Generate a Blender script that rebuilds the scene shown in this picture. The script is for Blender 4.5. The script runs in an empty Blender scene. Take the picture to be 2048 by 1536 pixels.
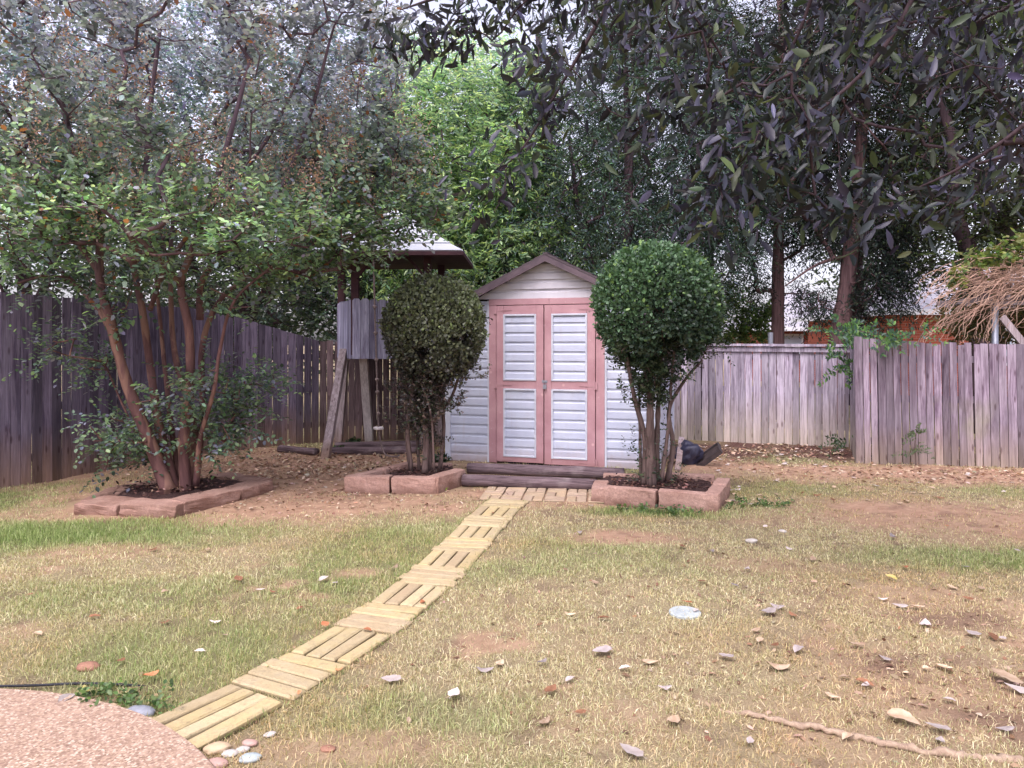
import bpy, bmesh, math, random
import numpy as np
from mathutils import Vector, Matrix

R = math.radians
random.seed(7)
rng = np.random.default_rng(11)
scene = bpy.context.scene
COL = scene.collection
F = 1480.0          # focal length measured on the 2048 px wide photograph
EYE = 1.5
HV = 690.0          # horizon row


def px(u, v, Y):
    return np.array([(u - 1024) / F * Y, Y, EYE - (v - HV) / F * Y])


def gp(u, v, z=0.0):
    Y = (EYE - z) * F / (v - HV)
    return np.array([(u - 1024) / F * Y, Y, z])


# ------------------------------------------------------------------ numpy noise
_lat = rng.random((256, 256))


def vnoise(x, y):
    xi = np.floor(x).astype(int); yi = np.floor(y).astype(int)
    fx = x - xi; fy = y - yi
    fx = fx * fx * (3 - 2 * fx); fy = fy * fy * (3 - 2 * fy)
    g = lambda a, b: _lat[a % 256, b % 256]
    return (g(xi, yi) * (1 - fx) + g(xi + 1, yi) * fx) * (1 - fy) + (g(xi, yi + 1) * (1 - fx) + g(xi + 1, yi + 1) * fx) * fy


def fbm(x, y, o=4):
    s = 0; a = 0.5; t = 0
    for i in range(o):
        s = s + a * vnoise(x * 2 ** i + 17.3 * i, y * 2 ** i + 9.1 * i); t += a; a *= 0.5
    return s / t


def n3(p, f, ph=0.0):
    x, y, z = p[..., 0] * f, p[..., 1] * f, p[..., 2] * f
    return (vnoise(x + ph + 40, y + z * 0.7 + 33) + vnoise(z + 11 + ph, x * 0.8 - y + 77)) / 2


def nrm(a):
    return a / np.maximum(np.linalg.norm(a, axis=-1, keepdims=True), 1e-9)


# ------------------------------------------------------------------ objects
def tag(o, label=None, cat=None, group=None, kind=None):
    if label: o['label'] = label
    if cat: o['category'] = cat
    if group: o['group'] = group
    if kind: o['kind'] = kind
    return o


def thing(name, label, cat, loc=(0, 0, 0), rz=0.0, group=None):
    o = bpy.data.objects.new(name, None)
    o.empty_display_size = 0.1
    COL.objects.link(o)
    o.location = tuple(float(c) for c in loc); o.rotation_euler = (0, 0, rz)
    return tag(o, label, cat, group)


def raw_mesh(name, V, faces, cols=None, smooth=False):
    """V (n,3); faces: an int array (m,k), or list of lists"""
    me = bpy.data.meshes.new(name)
    V = np.asarray(V, dtype=np.float32)
    if isinstance(faces, np.ndarray):
        m, k = faces.shape
        me.vertices.add(len(V)); me.vertices.foreach_set('co', V.ravel())
        me.loops.add(m * k); me.loops.foreach_set('vertex_index', faces.astype(np.int32).ravel())
        me.polygons.add(m)
        me.polygons.foreach_set('loop_start', np.arange(0, m * k, k, dtype=np.int32))
        me.polygons.foreach_set('loop_total', np.full(m, k, dtype=np.int32))
        me.update(calc_edges=True)
    else:
        me.from_pydata([tuple(map(float, v)) for v in V], [], [list(map(int, f)) for f in faces])
    if cols is not None:
        c = np.ones((len(V), 4), dtype=np.float32); cols = np.asarray(cols)
        c[:, :cols.shape[1]] = cols
        at = me.color_attributes.new('Col', 'FLOAT_COLOR', 'POINT')
        at.data.foreach_set('color', c.ravel())
    if smooth:
        me.polygons.foreach_set('use_smooth', np.ones(len(me.polygons), dtype=bool))
    me.update()
    return me


def obj(name, me, mat, parent=None, world=False, loc=None):
    o = bpy.data.objects.new(name, me)
    COL.objects.link(o)
    if mat is not None: me.materials.append(mat)
    if loc is not None: o.location = tuple(float(c) for c in loc)
    if parent is not None:
        o.parent = parent
        if world:       # verts were written in world space: bring them to the parent's frame
            g = parent; M = Matrix.Identity(4)
            while g is not None:
                M = Matrix.Translation(g.location) @ g.rotation_euler.to_matrix().to_4x4() @ M
                g = g.parent
            me.transform(M.inverted())
    return o


class MB:
    def __init__(s): s.v = []; s.f = []; s.c = []

    def add(s, V, Fs, col=(1, 1, 1)):
        b = len(s.v)
        s.v.extend([tuple(map(float, p)) for p in V])
        s.f.extend([[i + b for i in f] for f in Fs])
        s.c.extend([tuple(col)] * len(V))

    def box(s, a, b, col=(1, 1, 1), M=None):
        (x0, y0, z0), (x1, y1, z1) = a, b
        V = [(x0, y0, z0), (x1, y0, z0), (x1, y1, z0), (x0, y1, z0), (x0, y0, z1), (x1, y0, z1), (x1, y1, z1), (x0, y1, z1)]
        if M is not None: V = [M @ Vector(p) for p in V]
        s.add(V, [(0, 3, 2, 1), (4, 5, 6, 7), (0, 1, 5, 4), (1, 2, 6, 5), (2, 3, 7, 6), (3, 0, 4, 7)], col)

    def bar(s, p, q, w, d, col=(1, 1, 1), up=(0, 0, 1)):
        p, q = Vector(p), Vector(q); z = q - p; L = z.length; z.normalize()
        u = Vector(up)
        if abs(z.dot(u)) > 0.95: u = Vector((0, 1, 0))
        x = u.cross(z).normalized(); y = z.cross(x)
        M = Matrix((x, y, z)).transposed().to_4x4(); M.translation = p
        s.box((-w / 2, -d / 2, 0), (w / 2, d / 2, L), col, M)

    def tube(s, P, r, k=8, col=(1, 1, 1), caps=True):
        P = np.asarray(P, float); n = len(P); r = np.broadcast_to(np.asarray(r, float), (n,))
        T = nrm(np.gradient(P, axis=0))
        u = np.array([1.0, 0, 0]) if abs(T[0][0]) < 0.8 else np.array([0, 1.0, 0])
        V = []; 
        for i in range(n):
            u = u - T[i] * np.dot(u, T[i]); u /= np.linalg.norm(u)
            w = np.cross(T[i], u)
            for j in range(k):
                a = 2 * math.pi * j / k
                V.append(P[i] + r[i] * (math.cos(a) * u + math.sin(a) * w))
        Fs = []
        for i in range(n - 1):
            for j in range(k):
                Fs.append((i * k + j, i * k + (j + 1) % k, (i + 1) * k + (j + 1) % k, (i + 1) * k + j))
        if caps:
            Fs.append(tuple(reversed(range(k)))); Fs.append(tuple((n - 1) * k + j for j in range(k)))
        s.add(V, Fs, col)

    def build(s, name, mat, parent=None, world=False, smooth=False, bevel=0, loc=None):
        me = raw_mesh(name, np.array(s.v), s.f, np.array(s.c), smooth)
        if bevel:
            bm = bmesh.new(); bm.from_mesh(me)
            bmesh.ops.bevel(bm, geom=bm.edges[:], offset=bevel, segments=1, affect='EDGES', clamp_overlap=True)
            bm.to_mesh(me); bm.free()
        return obj(name, me, mat, parent, world, loc)


def spline(P, n):
    """Catmull-Rom through P, n samples per span"""
    P = np.asarray(P, float)
    Q = np.vstack([2 * P[0] - P[1], P, 2 * P[-1] - P[-2]])
    out = []
    for i in range(1, len(Q) - 2):
        p0, p1, p2, p3 = Q[i - 1:i + 3]
        for t in np.linspace(0, 1, n, endpoint=False):
            out.append(0.5 * (2 * p1 + (p2 - p0) * t + (2 * p0 - 5 * p1 + 4 * p2 - p3) * t ** 2 + (3 * p1 - p0 - 3 * p2 + p3) * t ** 3))
    out.append(P[-1])
    return np.array(out)


# ------------------------------------------------------------------ materials
class NT:
    def __init__(s, name):
        s.m = bpy.data.materials.new(name); s.m.use_nodes = True
        s.t = s.m.node_tree; s.t.nodes.clear()
        s.out = s.t.nodes.new('ShaderNodeOutputMaterial')
        s.b = s.t.nodes.new('ShaderNodeBsdfPrincipled')
        s.t.links.new(s.b.outputs[0], s.out.inputs[0])

    def n(s, t, **kw):
        nd = s.t.nodes.new('ShaderNode' + t)
        for k, v in kw.items():
            if hasattr(nd, k) and k not in ('Scale',): setattr(nd, k, v)
            else: nd.inputs[k].default_value = v
        return nd

    def l(s, a, b): s.t.links.new(a, b)

    def coord(s, scale=(1, 1, 1), kind='Object'):
        if kind == 'Position':
            src = s.n('NewGeometry').outputs['Position']
        else:
            src = s.n('TexCoord').outputs[kind]
        mp = s.n('Mapping'); mp.inputs['Scale'].default_value = scale
        s.l(src, mp.inputs[0]); return mp.outputs[0]

    def noise(s, vec, scale, detail=4, rough=0.6, dist=0.0):
        nd = s.n('TexNoise'); nd.inputs['Scale'].default_value = scale; nd.inputs['Detail'].default_value = detail
        nd.inputs['Roughness'].default_value = rough; nd.inputs['Distortion'].default_value = dist
        s.l(vec, nd.inputs['Vector']); return nd.outputs['Fac']

    def voro(s, vec, scale, feature='F1'):
        nd = s.n('TexVoronoi', feature=feature); nd.inputs['Scale'].default_value = scale
        s.l(vec, nd.inputs['Vector']); return nd

    def ramp(s, fac, stops):
        nd = s.n('ValToRGB'); e = nd.color_ramp.elements
        while len(e) < len(stops): e.new(0.5)
        for i, (p, c) in enumerate(stops):
            e[i].position = p; e[i].color = (c, c, c, 1) if isinstance(c, (int, float)) else (*c, 1)
        s.l(fac, nd.inputs[0]); return nd.outputs[0]

    def mix(s, fac, a, b, mode='MIX'):
        nd = s.n('Mix', data_type='RGBA', blend_type=mode)
        for val, idx in ((fac, 0), (a, 6), (b, 7)):
            if hasattr(val, 'links') or hasattr(val, 'is_output'): s.l(val, nd.inputs[idx])
            elif idx == 0: nd.inputs[0].default_value = val
            else: nd.inputs[idx].default_value = (*val, 1)
        return nd.outputs[2]

    def math(s, op, a, b=0.0, clamp=False):
        nd = s.n('Math', operation=op, use_clamp=clamp)
        for i, val in enumerate((a, b)):
            if isinstance(val, (int, float)): nd.inputs[i].default_value = val
            else: s.l(val, nd.inputs[i])
        return nd.outputs[0]

    def attr(s):
        return s.n('Attribute', attribute_name='Col').outputs['Color']

    def z(s):
        sp = s.n('SeparateXYZ'); s.l(s.n('NewGeometry').outputs['Position'], sp.inputs[0]); return sp.outputs['Z']

    def done(s, color, rough=0.8, bump=None, bstr=0.3, bdist=0.01, spec=0.3, metal=0.0):
        if hasattr(color, 'is_output'): s.l(color, s.b.inputs['Base Color'])
        else: s.b.inputs['Base Color'].default_value = (*color, 1)
        if hasattr(rough, 'is_output'): s.l(rough, s.b.inputs['Roughness'])
        else: s.b.inputs['Roughness'].default_value = rough
        s.b.inputs['Specular IOR Level'].default_value = spec
        s.b.inputs['Metallic'].default_value = metal
        if bump is not None:
            bp = s.n('Bump'); bp.inputs['Strength'].default_value = bstr; bp.inputs['Distance'].default_value = bdist
            s.l(bump, bp.inputs['Height']); s.l(bp.outputs[0], s.b.inputs['Normal'])
        return s.m


def leaf_mat(name, trans=0.35, rough=0.5, spec=0.4, tint=(1, 1, 1)):
    t = NT(name)
    c = t.attr()
    c = t.mix(1.0, c, tint, 'MULTIPLY')
    t.done(c, rough, spec=spec)
    tr = t.n('BsdfTranslucent'); t.l(t.mix(1.0, c, (1.25, 1.25, 0.7), 'MULTIPLY'), tr.inputs[0])
    mx = t.n('MixShader'); mx.inputs[0].default_value = trans
    t.l(t.b.outputs[0], mx.inputs[1]); t.l(tr.outputs[0], mx.inputs[2]); t.l(mx.outputs[0], t.out.inputs[0])
    return t.m


def wood_mat(name, dark, light, stain=(0.30, 0.20, 0.13), stain_z=0.45, pale=None, gscale=1.0, moss=0.0):
    t = NT(name)
    a = t.attr()
    sp = t.n('SeparateColor'); t.l(a, sp.inputs[0])
    g = t.n('NewGeometry').outputs['Position']
    off = t.n('CombineXYZ'); t.l(t.math('MULTIPLY', sp.outputs[1], 37.0), off.inputs[2]); t.l(t.math('MULTIPLY', sp.outputs[1], 11.0), off.inputs[0])
    ad = t.n('VectorMath', operation='ADD'); t.l(g, ad.inputs[0]); t.l(off.outputs[0], ad.inputs[1])
    m1 = t.n('Mapping'); m1.inputs['Scale'].default_value = (38 * gscale, 38 * gscale, 2.2 * gscale); t.l(ad.outputs[0], m1.inputs[0])
    grain = t.noise(m1.outputs[0], 1.0, 6, 0.65, 0.8)
    m2 = t.n('Mapping'); m2.inputs['Scale'].default_value = (3, 3, 1.3); t.l(ad.outputs[0], m2.inputs[0])
    blot = t.noise(m2.outputs[0], 1.0, 4, 0.6)
    m3 = t.n('Mapping'); m3.inputs['Scale'].default_value = (11, 11, 3.2); t.l(ad.outputs[0], m3.inputs[0])
    kn = t.voro(m3.outputs[0], 1.0)
    knot = t.ramp(kn.outputs['Distance'], [(0.0, 0.0), (0.10, 0.35), (0.17, 1.0)])
    c = t.mix(t.ramp(grain, [(0.36, 0.0), (0.60, 1.0)]), dark, light)
    m4 = t.n('Mapping'); m4.inputs['Scale'].default_value = (7, 7, 0.7); t.l(ad.outputs[0], m4.inputs[0])
    stk = t.noise(m4.outputs[0], 1.0, 5, 0.7, 0.4)
    c = t.mix(t.ramp(stk, [(0.46, 0.0), (0.64, 0.85)]), c, tuple(x * 0.7 for x in dark))
    fine_m = t.n('Mapping'); fine_m.inputs['Scale'].default_value = (120, 120, 5); t.l(ad.outputs[0], fine_m.inputs[0])
    fg = t.noise(fine_m.outputs[0], 1.0, 4, 0.7)
    c = t.mix(t.ramp(fg, [(0.52, 0.0), (0.70, 0.55)]), c, tuple(x * 0.6 for x in dark))
    c = t.mix(t.ramp(blot, [(0.35, 0.0), (0.7, 0.75)]), c, t.mix(0.55, c, pale or light))
    # weathering towards the foot
    zz = t.z()
    zn = t.math('ADD', zz, t.math('MULTIPLY', t.math('SUBTRACT', blot, 0.5), 0.5))
    st = t.ramp(zn, [(0.0, 0.85), (min(0.95, stain_z), 0.0)])
    c = t.mix(st, c, t.mix(t.ramp(grain, [(0.3, 0.0), (0.7, 1.0)]), tuple(x * 0.6 for x in stain), stain))
    if moss:
        gz = t.ramp(t.math('ABSOLUTE', t.math('SUBTRACT', zz, 0.5)), [(0.0, 1.0), (0.45, 0.0)])
        gm = t.math('MULTIPLY', gz, t.ramp(t.noise(g, 1.6, 3), [(0.52, 0.0), (0.66, moss)]))
        c = t.mix(gm, c, (0.24, 0.24, 0.13))
    c = t.mix(1.0, c, t.mix(1.0, knot, (1, 1, 1), 'MIX') if False else t.ramp(knot, [(0, (0.42, 0.34, 0.34)), (1, (1, 1, 1))]), 'MULTIPLY')
    vr = t.math('ADD', t.math('MULTIPLY', sp.outputs[0], 0.85), 0.55)
    vc = t.n('CombineColor'); [t.l(vr, vc.inputs[i]) for i in range(3)]
    c = t.mix(1.0, c, vc.outputs[0], 'MULTIPLY')
    return t.done(c, 0.85, grain, 0.5, 0.006, 0.15)


def simple_noise_mat(name, c0, c1, scale=8, rough=0.85, bscale=None, bstr=0.4, bdist=0.01, spec=0.25, detail=6, lo=0.3, hi=0.7):
    t = NT(name); co = t.coord()
    n = t.noise(co, scale, detail, 0.65)
    c = t.mix(t.ramp(n, [(lo, 0.0), (hi, 1.0)]), c0, c1)
    b = t.noise(co, bscale or scale * 5, 5, 0.7)
    return t.done(c, rough, b, bstr, bdist, spec)


def block_mat(name, c0, c1, speck=(0.12, 0.08, 0.07)):
    t = NT(name); co = t.coord(kind='Position')
    n = t.noise(co, 5, 5, 0.6)
    f = t.noise(co, 140, 3, 0.7)
    c = t.mix(t.ramp(n, [(0.3, 0.0), (0.7, 1.0)]), c0, c1)
    c = t.mix(t.ramp(f, [(0.56, 0.0), (0.70, 0.7)]), c, speck)
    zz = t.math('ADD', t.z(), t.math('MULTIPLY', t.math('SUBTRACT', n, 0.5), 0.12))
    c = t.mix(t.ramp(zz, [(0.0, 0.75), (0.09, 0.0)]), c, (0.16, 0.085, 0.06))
    f2 = t.noise(co, 45, 5, 0.75)
    c = t.mix(t.ramp(f2, [(0.40, 0.35), (0.62, 0.0)]), c, speck)
    return t.done(c, 0.92, f2, 0.8, 0.010, 0.12)


def bark_mat(name, c0, c1, zs=3.0, s=14, patch=None, top=None):
    t = NT(name); co = t.coord((s, s, zs), 'Position')
    n = t.noise(co, 1.0, 6, 0.65, 0.6)
    c = t.mix(t.ramp(n, [(0.3, 0.0), (0.7, 1.0)]), c0, c1)
    if patch:
        p = t.noise(t.coord((5, 5, 1.7), 'Position'), 1.0, 3, 0.5, 1.0)
        c = t.mix(t.ramp(p, [(0.52, 0.0), (0.58, 0.8)]), c, patch)
    if top:
        zr = t.ramp(t.math('MULTIPLY', t.z(), 0.25), [(0.42, 0.0), (0.72, 0.85)])
        c = t.mix(zr, c, t.mix(t.ramp(n, [(0.3, 0.0), (0.7, 1.0)]), tuple(x * 0.5 for x in top), top))
    return t.done(c, 0.85, n, 0.7, 0.02, 0.2)


# ------------------------------------------------------------------ foliage
HEX = (np.array([(0, 0, 0), (0.32, 0.5, 0.05), (0.72, 0.40, 0.03), (1, 0, -0.06), (0.72, -0.40, 0.03), (0.32, -0.5, 0.05)]),
       [(0, 1, 2, 3), (3, 4, 5, 0)])
DIA = (np.array([(0, 0, 0), (0.45, 0.5, 0.04), (1, 0, -0.08), (0.45, -0.5, 0.04)]), [(0, 1, 2, 3)])
LONG = (np.array([(0, 0, 0), (0.25, 0.36, 0.05), (0.6, 0.5, 0.03), (0.88, 0.26, -0.06), (1, 0, -0.14),
                  (0.88, -0.26, -0.06), (0.6, -0.5, 0.03), (0.25, -0.36, 0.05), (0.3, 0, 0.0), (0.62, 0, -0.03)]),
        [(0, 1, 8, 7), (1, 2, 9, 8), (2, 3, 4, 9), (9, 4, 5, 6), (8, 9, 6, 7)])


class Leaves:
    def __init__(s, tpl=HEX): s.tpl = tpl; s.V = []; s.C = []

    def add(s, P, D, N, L, W, C):
        tv = s.tpl[0]
        D = nrm(D); N = N - D * np.sum(N * D, -1, keepdims=True); N = nrm(N)
        S = np.cross(N, D)
        n = len(P)
        L = np.broadcast_to(L, (n,)); W = np.broadcast_to(W, (n,))
        v = (P[:, None, :] + L[:, None, None] * (tv[None, :, 0:1] * D[:, None, :] + tv[None, :, 2:3] * N[:, None, :])
             + W[:, None, None] * tv[None, :, 1:2] * S[:, None, :])
        s.V.append(v.reshape(-1, 3)); s.C.append(np.repeat(np.broadcast_to(C, (n, 3)), len(tv), axis=0))

    def build(s, name, mat, parent, world=True):
        V = np.concatenate(s.V); C = np.concatenate(s.C)
        k = len(s.tpl[0]); n = len(V) // k
        f = np.array(s.tpl[1])
        Fs = (np.arange(n)[:, None, None] * k + f[None]).reshape(-1, f.shape[1])
        me = raw_mesh(name, V, Fs, C)
        return obj(name, me, mat, parent, world)


def pick_cols(n, palette, jit=0.18, w=None):
    pal = np.array(palette); w = None if w is None else np.array(w) / sum(w)
    i = rng.choice(len(pal), n, p=w)
    return pal[i] * (1 + jit * rng.standard_normal((n, 1))).clip(0.45, 1.8) * (1 + 0.06 * rng.standard_normal((n, 3)))


def sprays(lv, A, out, twigs, k, tl, L, W, palette, up=0.25, droop=0.0, jit=0.2, w=None, spread=0.7, colfn=None, flat=0.5, shade=True):
    """twigs per attractor with k leaves alternating on each; A (n,3) attractor points, out (n,3) outward dirs"""
    n = len(A)
    P = np.repeat(A, twigs, axis=0); O = np.repeat(out, twigs, axis=0)
    T = nrm(O * 0.5 + rng.standard_normal((n * twigs, 3)) * spread + np.array([0, 0, up]))
    P = P + rng.standard_normal(P.shape) * tl * 0.25
    ln = tl * (0.6 + 0.8 * rng.random(n * twigs))
    t = np.linspace(0.05, 1.0, k)
    sd = np.where(np.arange(k) % 2 == 0, 1.0, -1.0)
    U = np.array([0, 0, 1.0]) + 0.35 * rng.standard_normal((n * twigs, 3))
    S = nrm(np.cross(T, U))
    Q = P[:, None] + ln[:, None, None] * t[None, :, None] * T[:, None]
    Q[:, :, 2] -= droop * ln[:, None] * t[None] ** 2
    D = T[:, None] * 0.55 + sd[None, :, None] * S[:, None] * 0.85 + 0.25 * rng.standard_normal(Q.shape)
    D[:, :, 2] -= droop * 0.8
    N = np.broadcast_to(U[:, None], Q.shape) * flat + (1 - flat) * rng.standard_normal(Q.shape) + np.array([0, 0, 0.3])
    m = n * twigs * k
    C = pick_cols(m, palette, jit, w)
    # clump to clump variation: light and dark sprays
    C *= np.repeat((1 + 0.22 * rng.standard_normal(n)).clip(0.5, 1.6), twigs * k)[:, None]
    Q = Q.reshape(-1, 3)
    if colfn is not None: C = colfn(Q, C)
    sc = 0.7 + 0.6 * rng.random(m)
    lv.add(Q, D.reshape(-1, 3), N.reshape(-1, 3), L * sc, W * sc, C.clip(0.002, 1))
    return P, P + T * ln[:, None]


def ellipsoid(n, c, r, hollow=0.4, noise_f=None, thr=0.42, ph=0.0, zmin=None):
    out = []
    while sum(len(o) for o in out) < n:
        d = nrm(rng.standard_normal((n * 2, 3))); rad = (hollow ** 3 + (1 - hollow ** 3) * rng.random(n * 2)) ** (1 / 3)
        p = np.array(c) + d * rad[:, None] * np.array(r)
        if noise_f: p = p[n3(p, noise_f, ph) > thr]
        if zmin is not None: p = p[p[:, 2] > zmin]
        out.append(p)
    return np.concatenate(out)[:n]


def grow(polys, A, step=0.22, jit=0.05, wander=0.5):
    """polys: list of trunk polylines; grows a branch from the skeleton to each attractor. returns nodes, parent, own(bool trunk)"""
    N = []; par = []
    for P in polys:
        b = len(N)
        for i, p in enumerate(P):
            N.append(np.array(p)); par.append(-1 if i == 0 else b + i - 1)
    nt = len(N)
    cap = nt + len(A) * 60
    X = np.zeros((cap, 3)); X[:nt] = N; cnt = nt; par = list(par)
    root = X[0]
    order = np.argsort(np.linalg.norm(A - np.array([root[0], root[1], A[:, 2].min()]), axis=1))
    for ai in order:
        a = A[ai]
        d = np.linalg.norm(X[:cnt] - a, axis=1) + np.maximum(0, X[:cnt, 2] - a[2]) * 0.9
        j = int(np.argmin(d)); p = X[j].copy()
        dist = np.linalg.norm(a - p); n = int(min(50, max(1, round(dist / step))))
        bend = rng.standard_normal(3) * wander * dist * 0.12; bend[2] = -abs(bend[2])
        prev = j
        for i in range(1, n + 1):
            t = i / n
            q = p + (a - p) * t + bend * math.sin(math.pi * t) + (rng.standard_normal(3) * jit * step * 3 if i < n else 0)
            if cnt >= cap: break
            X[cnt] = q; par.append(prev); prev = cnt; cnt += 1
    return X[:cnt], np.array(par), nt


def branch_mesh(X, par, nt, tip=0.004, power=0.5, k=5, cap=0.06, rtrunk=None):
    n = len(X)
    w = np.zeros(n)
    kids = np.zeros(n, int)
    for i in range(n - 1, nt - 1, -1):
        if kids[i] == 0: w[i] += 1
        w[par[i]] += w[i]; kids[par[i]] += 1
    r = np.minimum(cap, tip * np.maximum(w, 1) ** power)
    idx = np.arange(nt, n)
    a = X[par[idx]]; b = X[idx]; rb = r[idx]; ra = np.where(par[idx] < nt, rb * 1.25, np.minimum(r[par[idx]], rb * 1.35))
    T = nrm(b - a); u = nrm(np.cross(T, np.array([0.31, 0.77, 0.55]))); v = np.cross(T, u)
    ang = np.arange(k) * 2 * math.pi / k
    ring = np.cos(ang)[None, :, None] * u[:, None] + np.sin(ang)[None, :, None] * v[:, None]
    V = np.concatenate([a[:, None] + ra[:, None, None] * ring, b[:, None] + rb[:, None, None] * ring], axis=1).reshape(-1, 3)
    f = np.array([(j, (j + 1) % k, k + (j + 1) % k, k + j) for j in range(k)])
    Fs = (np.arange(len(idx))[:, None, None] * 2 * k + f[None]).reshape(-1, 4)
    return V, Fs


def make_tree(name, label, cat, base, trunks, A, leaf_kw, bark, lmat, tpl=HEX, tip=0.004, power=0.5, cap=0.06, step=0.22,
              wander=0.5, sides=9, center=None, extra=None, group=None, rmin=0.0):
    """trunks: list of (points, r0, r1). crown attractors A. One trunk mesh (with its limbs), one crown mesh"""
    t = thing(name, label, cat, base, group=group)
    mb = MB(); polys = []
    for P, r0, r1 in trunks:
        S = spline(P, 6); polys.append(S)
        rr = np.linspace(r0, r1, len(S)) * (1 + 0.06 * rng.standard_normal(len(S)))
        if S[0][2] < 0.25: rr[:4] *= np.array([1.2, 1.12, 1.06, 1.02])
        mb.tube(S, rr, sides)
    X, par, nt = grow(polys, A, step, wander=wander)
    bv, bf = branch_mesh(X, par, nt, tip, power, cap=cap)
    b = len(mb.v)
    V = np.concatenate([np.array(mb.v), bv]); Fs = mb.f + (bf + b).tolist()
    me = raw_mesh('trunk', V, Fs, smooth=True)
    obj('trunk', me, bark, t, True)
    lv = Leaves(tpl)
    c = np.array(center if center is not None else A.mean(axis=0))
    out = nrm(A - c)
    for kw in (leaf_kw if isinstance(leaf_kw, list) else [leaf_kw]):
        kw = dict(kw); sub = kw.pop('frac', 1.0)
        sel = rng.random(len(A)) < sub
        if 'where' in kw: sel &= kw.pop('where')(A)
        sprays(lv, A[sel], out[sel], **kw)
    if extra: extra(lv)
    lv.build('crown', lmat, t)
    return t


exec_parts = True
# ================================================================== camera, sky, sun
cam = bpy.data.objects.new('camera', bpy.data.cameras.new('camera')); COL.objects.link(cam)
cam.location = (0, 0, EYE); cam.rotation_euler = (R(90), 0, 0)
cam.data.sensor_width = 36; cam.data.lens = F / 2048 * 36
cam.data.shift_y = -(768 - HV) / 2048
cam.data.clip_start = 0.05; cam.data.clip_end = 3000
scene.camera = cam

SUN_EL, SUN_AZ = 58, 205        # compass degrees: behind the camera, a little to the left
wd = bpy.data.worlds.new("World"); scene.world = wd; wd.use_nodes = True
wt = wd.node_tree; wt.nodes.clear()
wo = wt.nodes.new('ShaderNodeOutputWorld'); bg = wt.nodes.new('ShaderNodeBackground'); sk = wt.nodes.new('ShaderNodeTexSky')
sk.sky_type = 'NISHITA'; sk.sun_disc = False; sk.sun_elevation = R(SUN_EL); sk.sun_rotation = R(SUN_AZ)
sk.air_density = 1.0; sk.dust_density = 4.0; sk.ozone_density = 1.0
hs = wt.nodes.new('ShaderNodeHueSaturation'); hs.inputs['Saturation'].default_value = 0.38; hs.inputs['Value'].default_value = 2.6
wt.links.new(sk.outputs[0], hs.inputs['Color'])
ct = wt.nodes.new('ShaderNodeMix'); ct.data_type = 'RGBA'; ct.blend_type = 'MULTIPLY'; ct.inputs[0].default_value = 1.0
ct.inputs[7].default_value = (1.03, 0.96, 1.07, 1); wt.links.new(hs.outputs[0], ct.inputs[6]); wt.links.new(ct.outputs[2], bg.inputs[0]); wt.links.new(bg.outputs[0], wo.inputs[0])
bg.inputs[1].default_value = 0.15
sl = bpy.data.lights.new('sun', 'SUN'); sl.energy = 1.5; sl.angle = R(30); sl.color = (1.0, 0.96, 0.92)
so = bpy.data.objects.new('sun', sl); COL.objects.link(so)
az = R(SUN_AZ); sd = Vector((math.sin(az) * math.cos(R(SUN_EL)), math.cos(az) * math.cos(R(SUN_EL)), math.sin(R(SUN_EL))))
so.rotation_euler = (-sd).to_track_quat('-Z', 'Y').to_euler(); so.location = (0, 0, 20)
scene.view_settings.view_transform = 'Standard'; scene.view_settings.look = 'None'; scene.view_settings.exposure = 0
scene.render.engine = 'CYCLES'
scene.cycles.max_bounces = 6; scene.cycles.diffuse_bounces = 3; scene.cycles.transmission_bounces = 4; scene.cycles.glossy_bounces = 2
scene.cycles.transparent_max_bounces = 6

# ================================================================== ground
def ell(x, y, cx, cy, rx, ry, rot=0.0, soft=0.9):
    c, s = math.cos(R(rot)), math.sin(R(rot))
    dx, dy = x - cx, y - cy
    a = (c * dx + s * dy) / rx; b = (-s * dx + c * dy) / ry
    return np.clip((1 - np.sqrt(a * a + b * b)) / soft + 0.5, 0, 1)


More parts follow.
